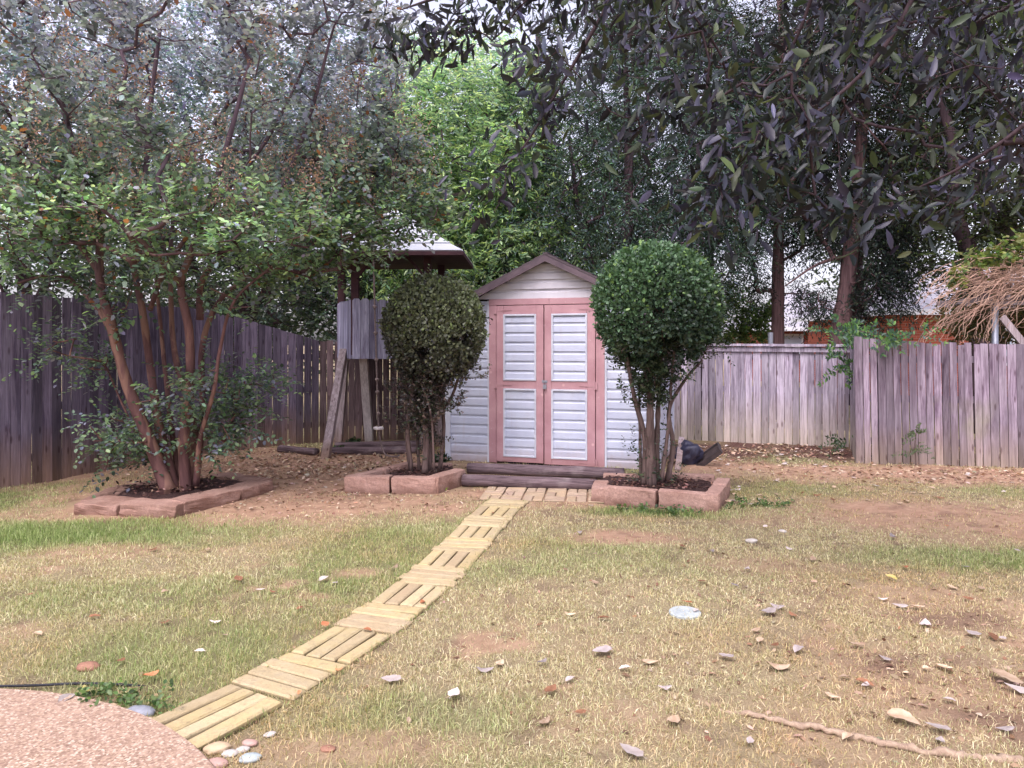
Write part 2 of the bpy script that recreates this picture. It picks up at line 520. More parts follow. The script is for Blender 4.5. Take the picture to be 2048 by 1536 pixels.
def zones(x, y):
    """dirt, green, mulch weights in 0..1"""
    n1 = fbm(x * 1.1 + 5, y * 1.1, 4); n2 = fbm(x * 3.5 + 50, y * 3.5 + 8, 3); n3_ = fbm(x * 0.6 + 20, y * 0.6 + 3, 3)
    wob = (n1 - 0.5) * 1.1 + (n2 - 0.5) * 0.7
    e = lambda *a, **k: np.clip(ell(x, y, *a, **k) + wob * (ell(x, y, *a, **k) > 0) , 0, 1)
    d = np.zeros_like(x)
    for a in [(-2.6, 8.9, 2.1, 2.2, 0), (-1.75, 7.0, 1.75, 0.62, -8), (-3.9, 6.55, 0.75, 0.33, 0), (3.7, 6.4, 1.6, 0.75, -10),
              (5.0, 8.6, 2.9, 0.62, -12), (0.2, 7.35, 1.1, 0.55, 0), (0.95, 5.75, 0.5, 0.2, 0), (-4.5, 9.4, 0.35, 1.9, -22), (2.3, 9.6, 0.6, 1.2, 0)]:
        d = np.maximum(d, e(*a))
    for a, k in [((-3.05, 5.35, 0.45, 0.22, 0), 0.8), ((2.1, 3.0, 0.75, 0.55, -20), 0.75), ((2.6, 4.2, 0.8, 0.35, -15), 0.7),
                 ((1.55, 2.95, 0.5, 0.4, 0), 0.5), ((-1.0, 4.9, 0.15, 0.1, 0), 0.8), ((1.7, 5.0, 0.5, 0.18, 0), 0.55), ((0.75, 3.6, 0.4, 0.25, 0), 0.35),
                 ((0.35, 2.9, 0.3, 0.2, 0), 0.5), ((-0.55, 2.75, 0.5, 0.12, 0), 0.8)]:
        d = np.maximum(d, e(*a) * k * 0.75)
    # scattered small bare spots
    d = np.maximum(d, np.clip((n2 - 0.60) * 6, 0, 1) * np.clip((n1 - 0.45) * 6, 0, 1) * 0.75)
    m = np.maximum(e(3.6, 10.6, 2.0, 0.95, -12), 0)
    m = np.maximum(m, e(1.2, 8.35, 1.3, 0.3, -14) * 0.8)
    for a, k in [((2.25, 3.35, 0.55, 0.16, -12), 0.8), ((2.35, 4.1, 0.5, 0.14, -10), 0.7), ((1.9, 2.85, 0.45, 0.2, 0), 0.7), ((1.15, 4.85, 0.35, 0.10, 0), 0.6), ((1.35, 3.75, 0.3, 0.12, 0), 0.5), ((0.6, 3.5, 0.25, 0.1, 0), 0.45), ((-1.75, 4.3, 0.25, 0.1, 0), 0.5), ((-2.5, 5.1, 0.3, 0.1, 0), 0.5)]:
        m = np.maximum(m, e(*a) * k * (0.75 if a[0] > 1.8 else 0.35) * np.clip((n2 - 0.3) * 4, 0, 1))
    m = np.maximum(m, np.clip((fbm(x * 9 + 3, y * 9 + 70, 3) - 0.66) * 7, 0, 0.35))
    g = np.zeros_like(x)
    for a, k in [((-3.9, 5.95, 1.7, 0.62, 4), 1.0), ((-4.7, 7.6, 0.9, 1.0, 0), 0.75), ((-5.5, 6.6, 1.0, 1.4, 0), 0.9), ((-0.95, 5.4, 0.5, 1.0, -14), 0.55),
                 ((-1.6, 3.6, 0.7, 0.5, 0), 0.55), ((1.4, 6.6, 0.8, 0.2, -8), 0.85), ((2.5, 6.75, 0.6, 0.28, 0), 0.6), ((-0.5, 6.2, 0.25, 0.6, -10), 0.5),
                 ((3.4, 5.2, 0.9, 0.3, 0), 0.6), ((0.5, 5.3, 0.5, 0.6, 0), 0.35), ((2.6, 7.7, 0.9, 0.5, 0), 0.35), ((-0.4, 2.9, 0.5, 0.3, 0), 0.45), ((-2.3, 4.4, 1.0, 0.35, 0), 0.4)]:
        g = np.maximum(g, e(*a) * k)
    g = np.maximum(g, np.clip((n3_ - 0.48) * 3, 0, 0.35))
    far = np.clip((y - 13) / 3, 0, 1)
    return np.clip(d, 0, 1), np.clip(g, 0, 1) * (1 - d), np.clip(m, 0, 1)


def gheight(x, y):
    return (fbm(x * 1.7, y * 1.7, 3) - 0.5) * 0.05 * np.clip((13 - y) / 3, 0, 1)


def axis(a, b, st, lim):
    core = np.arange(a, b + 1e-6, st); out = []; p = b; s = st
    while p < lim: s *= 1.35; p += s; out.append(p)
    lo = []; p = a; s = st
    while p > -lim: s *= 1.35; p -= s; lo.append(p)
    return np.concatenate([lo[::-1], core, out])


gx = axis(-6.5, 7.5, 0.04, 1500); gy = axis(1.2, 12.0, 0.04, 1500)
GX, GY = np.meshgrid(gx, gy)
dz, gz_, mz = zones(GX, GY)
H = gheight(GX, GY) + 0.008 * (fbm(GX * 14, GY * 14, 2) - 0.5) * (np.abs(GX) < 8)
nx, ny = len(gx), len(gy)
ii = np.arange(nx * ny).reshape(ny, nx)
gf = np.stack([ii[:-1, :-1], ii[:-1, 1:], ii[1:, 1:], ii[1:, :-1]], -1).reshape(-1, 4)
gm = NT('ground_soil_and_thatch')
ga = gm.n('SeparateColor'); gm.l(gm.attr(), ga.inputs[0])
gc = gm.coord(kind='Position')
gn = gm.noise(gc, 9, 6, 0.7); gfine = gm.noise(gc, 90, 4, 0.75); gbig = gm.noise(gc, 1.5, 4, 0.6)
thatch = gm.mix(gm.ramp(gfine, [(0.3, 0), (0.7, 1)]), (0.16, 0.122, 0.070), (0.42, 0.355, 0.215))
thatch = gm.mix(gm.ramp(gbig, [(0.35, 0), (0.7, 0.5)]), thatch, (0.28, 0.205, 0.125))
green = gm.mix(gm.ramp(gfine, [(0.3, 0), (0.7, 1)]), (0.05, 0.08, 0.025), (0.17, 0.22, 0.07))
dirt = gm.mix(gm.ramp(gn, [(0.3, 0), (0.7, 1)]), (0.31, 0.18, 0.115), (0.51, 0.345, 0.235))
dirt = gm.mix(gm.ramp(gfine, [(0.55, 0), (0.72, 0.6)]), dirt, (0.20, 0.11, 0.08))
mulch = gm.mix(gm.ramp(gfine, [(0.35, 0), (0.65, 1)]), (0.040, 0.021, 0.020), (0.17, 0.095, 0.075))
c = gm.mix(ga.outputs[1], thatch, green)
c = gm.mix(ga.outputs[0], c, dirt); c = gm.mix(ga.outputs[2], c, mulch)
gm_mat = gm.done(c, 0.95, gfine, 0.9, 0.012, 0.1)
ground = obj('ground', raw_mesh('ground', np.stack([GX, GY, H], -1).reshape(-1, 3), gf, np.stack([dz, gz_, mz], -1).reshape(-1, 3), True), gm_mat)
tag(ground, kind='structure')


def gz(x, y):
    return float(gheight(np.array([float(x)]), np.array([float(y)]))[0])


# ------------------------------------------------------------------ patio and path geometry
def lin(v): return np.array(v, float)


PATIO_C, PATIO_R = np.array([-2.55, 1.60]), 2.12      # round aggregate patio in the lower left corner
edge_pts = [gp(0, 1393), gp(200, 1420), gp(310, 1455), gp(370, 1500), gp(415, 1536)]
# least squares circle through the edge
A_ = np.array([[2 * p[0], 2 * p[1], 1] for p in edge_pts]); b_ = np.array([p[0] ** 2 + p[1] ** 2 for p in edge_pts])
sol = np.linalg.lstsq(A_, b_, rcond=None)[0]
PATIO_C = sol[:2]; PATIO_R = math.sqrt(sol[2] + sol[0] ** 2 + sol[1] ** 2)
ang = np.linspace(0, 2 * math.pi, 160, endpoint=False)
top = [(PATIO_C[0] + PATIO_R * math.cos(a), PATIO_C[1] + PATIO_R * math.sin(a), 0.035) for a in ang]
rim = [(PATIO_C[0] + (PATIO_R + 0.012) * math.cos(a), PATIO_C[1] + (PATIO_R + 0.012) * math.sin(a), 0.022) for a in ang]
bot = [(PATIO_C[0] + (PATIO_R + 0.014) * math.cos(a), PATIO_C[1] + (PATIO_R + 0.014) * math.sin(a), -0.1) for a in ang]
n_ = len(ang)
pf = [tuple(range(n_))] + [(n_ + i, n_ + (i + 1) % n_, (i + 1) % n_, i) for i in range(n_)] + [(2 * n_ + i, 2 * n_ + (i + 1) % n_, n_ + (i + 1) % n_, n_ + i) for i in range(n_)]
pm = NT('exposed_aggregate'); pc = pm.coord(kind='Position')
vo = pm.voro(pc, 110); hv = pm.n('SeparateColor'); pm.l(vo.outputs['Color'], hv.inputs[0])
cc = pm.ramp(hv.outputs[0], [(0.0, (0.17, 0.11, 0.075)), (0.35, (0.32, 0.22, 0.15)), (0.7, (0.44, 0.32, 0.225)), (1.0, (0.60, 0.50, 0.39))])
cc = pm.mix(pm.ramp(vo.outputs['Distance'], [(0.3, 0.0), (0.75, 0.6)]), cc, (0.25, 0.16, 0.125))
cc = pm.mix(pm.ramp(pm.noise(pc, 2.2, 4), [(0.35, 0.0), (0.7, 0.35)]), cc, (0.40, 0.27, 0.20))
pmat = pm.done(cc, 0.85, vo.outputs['Distance'], -0.5, 0.006, 0.25)
tag(obj('patio', raw_mesh('patio', top + rim + bot, pf), pmat), kind='structure')

# path: squares of four bricks, alternating lengthwise and crosswise; corner line measured along its left edge
left_edge = [(318, 1444), (455, 1374), (566, 1311), (672, 1254), (742, 1206), (800, 1167), (837, 1139), (862, 1108), (888, 1078), (915, 1053), (940, 1033), (960, 1015), (978, 1002)]
LE = np.array([gp(u, v)[:2] for u, v in left_edge])
# smooth it: quadratic in index
ti = np.arange(len(LE)); cx_ = np.polyfit(ti, LE[:, 0], 3); cy_ = np.polyfit(ti, LE[:, 1], 3)
PE = lambda t: np.array([np.polyval(cx_, t), np.polyval(cy_, t)])
path_rects = []       # (cx, cy, ax, ay, halfL, halfW)
pathm = MB()
PW = 0.40
path_frames = []
for i in range(len(LE) - 1):
    p, q = PE(i if i else -0.14), PE(i + 1)
    d = q - p; Ls = np.linalg.norm(d); d /= Ls; nr = np.array([d[1], -d[0]])
    path_frames.append((p, d, nr, Ls))
brick_cols = [(0.50, 0.43, 0.25), (0.54, 0.46, 0.26), (0.47, 0.40, 0.25), (0.50, 0.43, 0.27), (0.48, 0.40, 0.265), (0.56, 0.49, 0.31)]


def add_brick(mb, c, ax, L, W, z=0.034, seed=0, tone=(0.86, 0.80, 0.74)):
    rr = random.Random(seed)
    nr = np.array([ax[1], -ax[0]]); tilt = rr.uniform(-0.004, 0.004); ch = 0.008
    V = []
    for zz, ins in ((-0.03, 0.0), (z - 0.007, 0.0), (z, ch)):
        for sx, sy in ((-1, -1), (1, -1), (1, 1), (-1, 1)):
            j = rr.uniform(-0.003, 0.003)
            p = c + ax * (L / 2 - ins + j) * sx + nr * (W / 2 - ins + j) * sy
            V.append((p[0], p[1], zz + (tilt * sx if zz > 0 else 0)))
    Fs = [(8, 9, 10, 11)]
    for b in (0, 4):
        for j in range(4): Fs.append((b + j, b + (j + 1) % 4, b + 4 + (j + 1) % 4, b + 4 + j))
    if True:
        k = rr.choice(brick_cols); g = rr.uniform(0.9, 1.1)
        # counter-clockwise check
        mb.add(V, Fs, tuple(x * g * t for x, t in zip(k, tone)))


for i, (p, d, nr, Ls) in enumerate(path_frames):
    w = 0.345 + 0.004 * i
    for k in range(4):
        j = random.uniform(-0.008, 0.008)
        if i % 2 == 0:   # lengthwise bricks, side by side
            c_ = p + d * (Ls / 2 + j) + nr * (w * (k + 0.5) / 4)
            add_brick(pathm, c_, d, Ls - 0.010, w / 4 - 0.012, 0.022, 100 + i * 7 + k)
        else:            # crosswise
            c_ = p + d * (Ls * (k + 0.5) / 4) + nr * (w / 2 + j * 2)
            add_brick(pathm, c_, nr, w + 0.005, Ls / 4 - 0.011, 0.022, 100 + i * 7 + k)
# little landing of basketweave bricks before the timbers
L0 = gp(957, 1001)[:2]; L1 = gp(1165, 1006)[:2]
ld = (L1 - L0) / np.linalg.norm(L1 - L0); ln_ = np.array([-ld[1], ld[0]])
for a in range(6):
    for b in range(3):
        o = L0 + ld * (0.21 * a) + ln_ * (0.21 * b + 0.0)
        for k in range(2):
            if (a + b) % 2: add_brick(pathm, o + ld * 0.1 + ln_ * (0.05 + 0.1 * k), ld, 0.199, 0.094, 0.018, a * 31 + b * 5 + k, (0.86, 0.74, 0.86))
            else: add_brick(pathm, o + ln_ * 0.1 + ld * (0.05 + 0.1 * k), ln_, 0.199, 0.094, 0.018, a * 31 + b * 5 + k, (0.86, 0.74, 0.86))
bt = NT('yellow_paving_brick'); bc = bt.coord(kind='Position')
b1 = bt.noise(bc, 9, 5, 0.7); b2 = bt.noise(bc, 170, 3, 0.7)
bcol = bt.mix(bt.ramp(b1, [(0.45, 0.0), (0.70, 0.55)]), bt.attr(), (0.43, 0.365, 0.25))
b3 = bt.noise(bc, 28, 5, 0.75)
bcol = bt.mix(bt.ramp(b3, [(0.50, 0.0), (0.72, 0.6)]), bcol, (0.25, 0.20, 0.13))
bcol = bt.mix(bt.ramp(b2, [(0.58, 0.0), (0.74, 0.6)]), bcol, (0.20, 0.14, 0.09))
bcol = bt.mix(bt.ramp(bt.z(), [(0.0, 0.9), (0.014, 0.0)]), bcol, (0.085, 0.075, 0.04))
bmat = bt.done(bcol, 0.92, b3, 0.9, 0.008, 0.12)
tag(pathm.build('path', bmat), kind='structure')


def on_hard(x, y):
    """True where the path or patio covers the ground"""
    h = (x - PATIO_C[0]) ** 2 + (y - PATIO_C[1]) ** 2 < (PATIO_R + 0.01) ** 2
    for (p, d, nr, Ls) in path_frames:
        a = (x - p[0]) * d[0] + (y - p[1]) * d[1]; b = (x - p[0]) * nr[0] + (y - p[1]) * nr[1]
        h |= (a > 0.0) & (a < Ls) & (b > 0.012) & (b < 0.345)
    a = (x - L0[0]) * ld[0] + (y - L0[1]) * ld[1]; b = (x - L0[0]) * ln_[0] + (y - L0[1]) * ln_[1]
    h |= (a > 0) & (a < 1.26) & (b > 0) & (b < 0.64)
    return h


# ================================================================== fences
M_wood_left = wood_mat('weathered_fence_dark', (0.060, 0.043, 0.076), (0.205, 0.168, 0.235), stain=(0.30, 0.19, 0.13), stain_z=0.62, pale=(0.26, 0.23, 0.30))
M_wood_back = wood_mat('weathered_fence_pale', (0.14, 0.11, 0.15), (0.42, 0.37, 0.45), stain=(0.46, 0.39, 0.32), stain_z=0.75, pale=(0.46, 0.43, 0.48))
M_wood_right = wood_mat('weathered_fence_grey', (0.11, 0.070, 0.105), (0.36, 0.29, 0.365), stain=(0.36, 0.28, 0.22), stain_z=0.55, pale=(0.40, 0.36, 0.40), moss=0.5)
M_wood_plain = wood_mat('weathered_board', (0.16, 0.12, 0.12), (0.38, 0.32, 0.33), stain=(0.28, 0.18, 0.13), stain_z=0.3)


def fence(name, label, pts, mat, pw=0.098, cap=False, side=1, post_every=2.4, zlo=-0.03, lean=0.0, wob=0.012, posts=True):
    """pts: list of (x, y, ztop); boards on the side facing the yard"""
    P = np.array(pts, float)
    t = thing(name, label, 'fence', ((P[0][0] + P[-1][0]) / 2, (P[0][1] + P[-1][1]) / 2, 0))
    seg = np.linalg.norm(np.diff(P[:, :2], axis=0), axis=1); cum = np.concatenate([[0], np.cumsum(seg)])
    tot = cum[-1]
    at = lambda s: np.array([np.interp(s, cum, P[:, i]) for i in range(3)])
    mb = MB(); s = 0.0
    while s < tot - 0.02:
        w = pw * random.uniform(0.9, 1.12); w = min(w, tot - s)
        a, b = at(s + 0.002), at(s + w - random.choice([0.004, 0.006, 0.008, 0.012]))
        d = b[:2] - a[:2]; d /= np.linalg.norm(d); nr = np.array([d[1], -d[0]]) * side
        th = 0.018; off = random.uniform(-0.006, 0.008); tl = random.uniform(-0.006, 0.006)
        za = a[2] + random.uniform(-wob, wob); zb = b[2] + (za - a[2]) + random.uniform(-.004, .004)
        lo = zlo
        V = []
        for q, zt in ((a, za), (b, zb)):
            for o_ in (off, off - th):
                for zz in (lo, zt):
                    sh = (tl + lean) * (zz - lo)
                    V.append((q[0] + nr[0] * o_ + d[0] * sh, q[1] + nr[1] * o_ + d[1] * sh, zz))
        # index: a: 0 front lo,1 front hi,2 back lo,3 back hi; b: 4..7
        mb.add(V, [(0, 4, 5, 1), (2, 3, 7, 6), (1, 5, 7, 3), (0, 2, 6, 4), (0, 1, 3, 2), (4, 6, 7, 5)], (random.random(), random.random(), 0))
        s += w
    mb.build('board_panel', mat, t, True)
    for zr in (0.28, 0.82, 1.32):
        mr = MB()
        for i in range(len(P) - 1):
            d = (P[i + 1] - P[i])[:2]; d /= np.linalg.norm(d); nr = np.array([d[1], -d[0]]) * side
            o2 = nr * -0.048
            mr.bar((P[i][0] + o2[0], P[i][1] + o2[1], zr), (P[i + 1][0] + o2[0], P[i + 1][1] + o2[1], zr), 0.036, 0.085, (0.25, random.random(), 0))
        mr.build('rail', mat, t, True)
    if posts:
        s = 0.3
        while s < tot:
            a = at(s); b = at(min(s + 0.1, tot)); d = b[:2] - at(max(0, s - 0.1))[:2]; d /= np.linalg.norm(d); nr = np.array([d[1], -d[0]]) * side
            q = a[:2] - nr * 0.115
            mp = MB(); mp.box((q[0] - 0.044, q[1] - 0.044, -0.1), (q[0] + 0.044, q[1] + 0.044, a[2] - 0.08), (0.4, random.random(), 0))
            mp.build('post', mat, t, True)
            s += post_every
    if cap:
        mc = MB()
        for i in range(len(P) - 1):
            d = (P[i + 1] - P[i])[:2]; d /= np.linalg.norm(d); nr = np.array([d[1], -d[0]]) * side
            a, b = P[i], P[i + 1]
            mc.bar((a[0] + nr[0] * 0.0, a[1] + nr[1] * 0.0, a[2] + 0.022), (b[0], b[1], b[2] + 0.022), 0.13, 0.036, (0.75, random.random(), 0))
            mc.bar((a[0] + nr[0] * 0.024, a[1] + nr[1] * 0.024, a[2] - 0.045), (b[0] + nr[0] * 0.024, b[1] + nr[1] * 0.024, b[2] - 0.045), 0.07, 0.018, (0.7, random.random(), 0), up=tuple((*nr, 0)))
        mc.build('cap_rail', mat, t, True)
    return t


CORNER_L = (-2.95, 11.35)
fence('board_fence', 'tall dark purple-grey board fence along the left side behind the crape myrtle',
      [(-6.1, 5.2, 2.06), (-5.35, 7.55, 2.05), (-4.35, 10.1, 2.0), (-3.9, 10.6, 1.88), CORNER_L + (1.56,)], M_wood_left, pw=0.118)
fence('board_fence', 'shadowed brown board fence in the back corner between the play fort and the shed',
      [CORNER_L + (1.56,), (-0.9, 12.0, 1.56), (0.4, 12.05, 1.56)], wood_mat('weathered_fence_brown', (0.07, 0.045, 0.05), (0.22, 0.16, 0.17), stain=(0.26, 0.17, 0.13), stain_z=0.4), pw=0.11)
BK0, BK1 = (2.0, 11.95), (4.95, 10.85)
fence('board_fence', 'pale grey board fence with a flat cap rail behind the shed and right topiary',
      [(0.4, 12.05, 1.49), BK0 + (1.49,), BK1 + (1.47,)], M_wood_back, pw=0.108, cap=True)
RT0 = (4.38, 9.42)
fence('board_fence', 'narrow return of boards stepping the right fence back to the capped fence',
      [BK1 + (1.52,), (RT0[0] + 0.01, RT0[1] + 0.02, 1.57)], M_wood_back, pw=0.1, posts=False)
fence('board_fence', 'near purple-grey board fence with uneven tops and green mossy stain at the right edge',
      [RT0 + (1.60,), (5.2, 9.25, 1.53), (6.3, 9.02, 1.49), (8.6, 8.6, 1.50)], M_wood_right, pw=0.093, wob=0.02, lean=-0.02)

# ================================================================== shed
YAW = R(-17)
shed = thing('garden_shed', 'white vinyl sided barn-roofed garden shed with pink framed double doors', 'shed', (-0.834, 9.57, 0), YAW)
SW, SL, SZ0 = 2.685, 2.0, 0.015


def vinyl(name, c0, c1):
    t = NT(name); co = t.coord()
    n = t.noise(co, 3, 5, 0.6); s = t.noise(t.coord((3, 3, 40)), 1.0, 3, 0.5)
    c = t.mix(t.ramp(n, [(0.35, 0), (0.7, 1)]), c0, c1)
    st = t.noise(t.coord((14, 14, 1.2)), 1.0, 4, 0.6)
    c = t.mix(t.ramp(st, [(0.58, 0), (0.78, 0.35)]), c, (0.45, 0.40, 0.42))
    gn_ = t.noise(co, 9, 5, 0.7); c = t.mix(t.ramp(gn_, [(0.52, 0.0), (0.75, 0.18)]), c, (0.36, 0.33, 0.36))
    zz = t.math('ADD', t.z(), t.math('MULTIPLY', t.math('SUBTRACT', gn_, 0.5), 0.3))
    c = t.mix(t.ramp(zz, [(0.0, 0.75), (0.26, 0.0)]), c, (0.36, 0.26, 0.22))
    return t.done(c, 0.45, s, 0.08, 0.004, 0.4)


M_vinyl = vinyl('white_vinyl_siding', (0.47, 0.51, 0.64), (0.57, 0.61, 0.72))
M_cream = vinyl('cream_gable_siding', (0.60, 0.58, 0.64), (0.70, 0.68, 0.72))
M_trim = simple_noise_mat('white_trim', (0.52, 0.55, 0.64), (0.62, 0.65, 0.72), 6, 0.5, bstr=0.05)
pt = NT('faded_pink_paint'); pco = pt.coord()
pn = pt.noise(pco, 4, 5, 0.6); pg = pt.noise(pt.coord((50, 50, 4)), 1.0, 5, 0.6); pk = pt.voro(pco, 5.5)
pcol = pt.mix(pt.ramp(pn, [(0.3, 0), (0.7, 1)]), (0.41, 0.22, 0.245), (0.54, 0.325, 0.35))
pcol = pt.mix(pt.ramp(pg, [(0.60, 0), (0.75, 0.5)]), pcol, (0.40, 0.19, 0.22))
pcol = pt.mix(pt.ramp(pk.outputs['Distance'], [(0.04, 0.7), (0.13, 0.0)]), pcol, (0.70, 0.46, 0.46))
pcol = pt.mix(pt.ramp(pt.noise(pco, 22, 4, 0.7), [(0.64, 0), (0.72, 0.7)]), pcol, (0.62, 0.50, 0.49))
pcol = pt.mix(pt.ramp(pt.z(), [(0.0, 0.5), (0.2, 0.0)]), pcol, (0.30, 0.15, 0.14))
M_pink = pt.done(pcol, 0.6, pg, 0.25, 0.003, 0.3)
M_fascia = simple_noise_mat('brown_fascia_paint', (0.075, 0.055, 0.068), (0.15, 0.11, 0.125), 5, 0.6, bstr=0.15)
st = NT('asphalt_shingle'); sco = st.coord()
sn = st.noise(sco, 120, 3, 0.7)
M_shingle = st.done(st.mix(sn, (0.045, 0.035, 0.040), (0.15, 0.12, 0.13)), 0.95, sn, 0.6, 0.004, 0.15)
M_dark = simple_noise_mat('dark_iron', (0.03, 0.027, 0.03), (0.08, 0.06, 0.06), 12, 0.6)
M_steel = NT('galvanised_steel'); M_steel = M_steel.done(M_steel.mix(M_steel.noise(M_steel.coord(), 6), (0.25, 0.27, 0.32), (0.40, 0.42, 0.48)), 0.45, metal=0.7)

BR = [(-0.05, 1.22), (0.40, 2.10), (SW / 2, 2.56), (SW - 0.40, 2.10), (SW + 0.05, 1.22)]   # gambrel wall line


def outline(z):
    if z <= 1.22: return 0.0, SW
    xs = np.interp(z, [1.22, 2.10, 2.56], [0.0, 0.42, SW / 2])
    return xs, SW - xs


def siding(mb, lo, hi, z0, z1, h, y0=0.0, k=1.0):
    """rows of lap siding facing -y; lo/hi functions of z or numbers"""
    fl = lo if callable(lo) else (lambda z: lo); fh = hi if callable(hi) else (lambda z: hi)
    z = z0
    while z < z1 - 0.005:
        zt = min(z + h, z1); hh = zt - z
        prof = [(z, 0.0), (z, -0.016 * k), (z + 0.62 * hh, -0.013 * k), (z + 0.76 * hh, -0.004), (zt, -0.002)]
        V = []
        for (zz, yy) in prof:
            a, b = fl(zz), fh(zz)
            V += [(a, y0 + yy, zz), (b, y0 + yy, zz)]
        mb.add(V, [(2 * i, 2 * i + 1, 2 * i + 3, 2 * i + 2) for i in range(4)])
        z = zt


w = MB()
siding(w, lambda z: outline(z)[0], 0.578, SZ0, 2.06, 0.12)
siding(w, 2.052, lambda z: outline(z)[1], SZ0, 2.06, 0.12)
# side walls and back: rows turned to face outward
for sx in (0, 1):
    m2 = MB(); siding(m2, 0.0, SL, SZ0, 1.22, 0.12)
    V = [((-0.0 + y if sx == 0 else SW - y), (SL - x if sx == 0 else x), z) for (x, y, z) in m2.v]
    w.add(V, m2.f)
w.add([(0, SL, SZ0), (SW, SL, SZ0), (SW, SL, 1.22), (SW - 0.42, SL, 2.1), (SW / 2, SL, 2.56), (0.42, SL, 2.1), (0, SL, 1.22)], [tuple(reversed(range(7)))])
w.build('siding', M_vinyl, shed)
g = MB(); siding(g, lambda z: outline(z)[0] + 0.0, lambda z: outline(z)[1], 2.08, 2.55, 0.118, k=1.7)
g.build('gable_siding', M_cream, shed)
for x0, x1, xs0, xs1 in ((-0.02, 0.05, -0.028, -0.002), (SW - 0.05, SW + 0.02, SW + 0.002, SW + 0.028)):
    tr = MB(); tr.box((x0, -0.032, SZ0), (x1, -0.001, 1.25)); tr.box((xs0, -0.0012, SZ0), (xs1, 0.06, 1.25)); tr.build('corner_trim', M_trim, shed)
tr = MB(); tr.box((SW + 0.002, SL - 0.05, SZ0), (SW + 0.026, SL + 0.01, 1.25)); tr.build('corner_trim', M_trim, shed)
for x0, x1 in ((0.553, 0.577), (2.053, 2.077)):
    tr = MB(); tr.box((x0, -0.030, SZ0), (x1, -0.002, 2.06)); tr.build('edge_trim', M_trim, shed)
for x0, x1 in ((0.578, 0.672), (1.945, 2.052)):
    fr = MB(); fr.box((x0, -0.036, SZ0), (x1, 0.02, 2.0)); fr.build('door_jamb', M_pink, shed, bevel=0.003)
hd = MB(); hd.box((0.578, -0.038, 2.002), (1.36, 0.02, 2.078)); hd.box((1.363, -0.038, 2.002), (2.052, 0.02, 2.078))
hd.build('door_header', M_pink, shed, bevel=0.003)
bk = MB(); bk.box((0.672, 0.022, SZ0), (1.945, 0.03, 2.0)); bk.build('door_opening', M_dark, shed)


def door(x0, x1, p0, p1, z0, z1, hinge_left):
    # frame pieces: stiles full height, rails between
    s = MB(); y0, y1 = -0.048, -0.012
    s.box((x0, y0, z0), (p0, y1, z1)); s.box((p1, y0, z0), (x1, y1, z1))
    for a, b in ((z0, 0.10), (0.955, 1.055), (1.885, z1)): s.box((p0 + 0.001, y0 + 0.003, a), (p1 - 0.001, y1, b))
    d = s.build('door', M_pink, shed, bevel=0.003)
    for a, b in ((0.10, 0.955), (1.055, 1.885)):
        m = MB(); siding(m, p0 + 0.012, p1 - 0.012, a + 0.012, b - 0.012, 0.119, y0=-0.024)
        pn_ = m.build('door_panel', M_vinyl, d)
        f = MB(); e = 0.024
        f.box((p0, y0 - 0.008, a), (p0 + e, y0 + 0.012, b)); f.box((p1 - e, y0 - 0.008, a), (p1, y0 + 0.012, b))
        f.box((p0 + e, y0 - 0.008, a), (p1 - e, y0 + 0.012, a + e)); f.box((p0 + e, y0 - 0.008, b - e), (p1 - e, y0 + 0.012, b))
        f.build('panel_moulding', M_trim, d, bevel=0.004)
    for zz in (0.066, 1.004, 1.94):
        hgx = x0 if hinge_left else x1; sg = 1 if hinge_left else -1
        hm = MB()
        pts = [(hgx + sg * 0.005, y0 - 0.004, zz - 0.016), (hgx + sg * 0.20, y0 - 0.004, zz - 0.004), (hgx + sg * 0.20, y0 - 0.004, zz + 0.004), (hgx + sg * 0.005, y0 - 0.004, zz + 0.016)]
        pts += [(a_, y0, c_) for a_, b_, c_ in pts]
        hm.add(pts, [(0, 1, 2, 3), (4, 7, 6, 5), (0, 4, 5, 1), (1, 5, 6, 2), (2, 6, 7, 3), (3, 7, 4, 0)])
        hm.box((min(hgx - sg * 0.03, hgx), y0 - 0.006, zz - 0.045), (max(hgx - sg * 0.03, hgx), y0, zz + 0.045))
        hm.tube([(hgx, y0 - 0.006, zz - 0.05), (hgx, y0 - 0.006, zz + 0.05)], 0.007, 8)
        hm.build('hinge', M_pink, d)
    return d


d1 = door(0.680, 1.292, 0.772, 1.200, 0.035, 1.993, True)
d2 = door(1.304, 1.938, 1.392, 1.842, 0.025, 1.993, False)
lk = MB()
lk.box((1.275, -0.056, 1.035), (1.345, -0.050, 1.065)); lk.tube([(1.318, -0.056, 1.05), (1.318, -0.075, 1.05)], 0.006, 6)
lk.box((1.296, -0.085, 0.960), (1.338, -0.060, 1.010))
a_ = np.linspace(0, math.pi, 9); lk.tube([(1.317 + 0.014 * math.cos(t), -0.072, 1.012 + 0.032 * math.sin(t)) for t in a_], 0.004, 6)
lk.build('padlock', M_steel, d1, bevel=0.0)
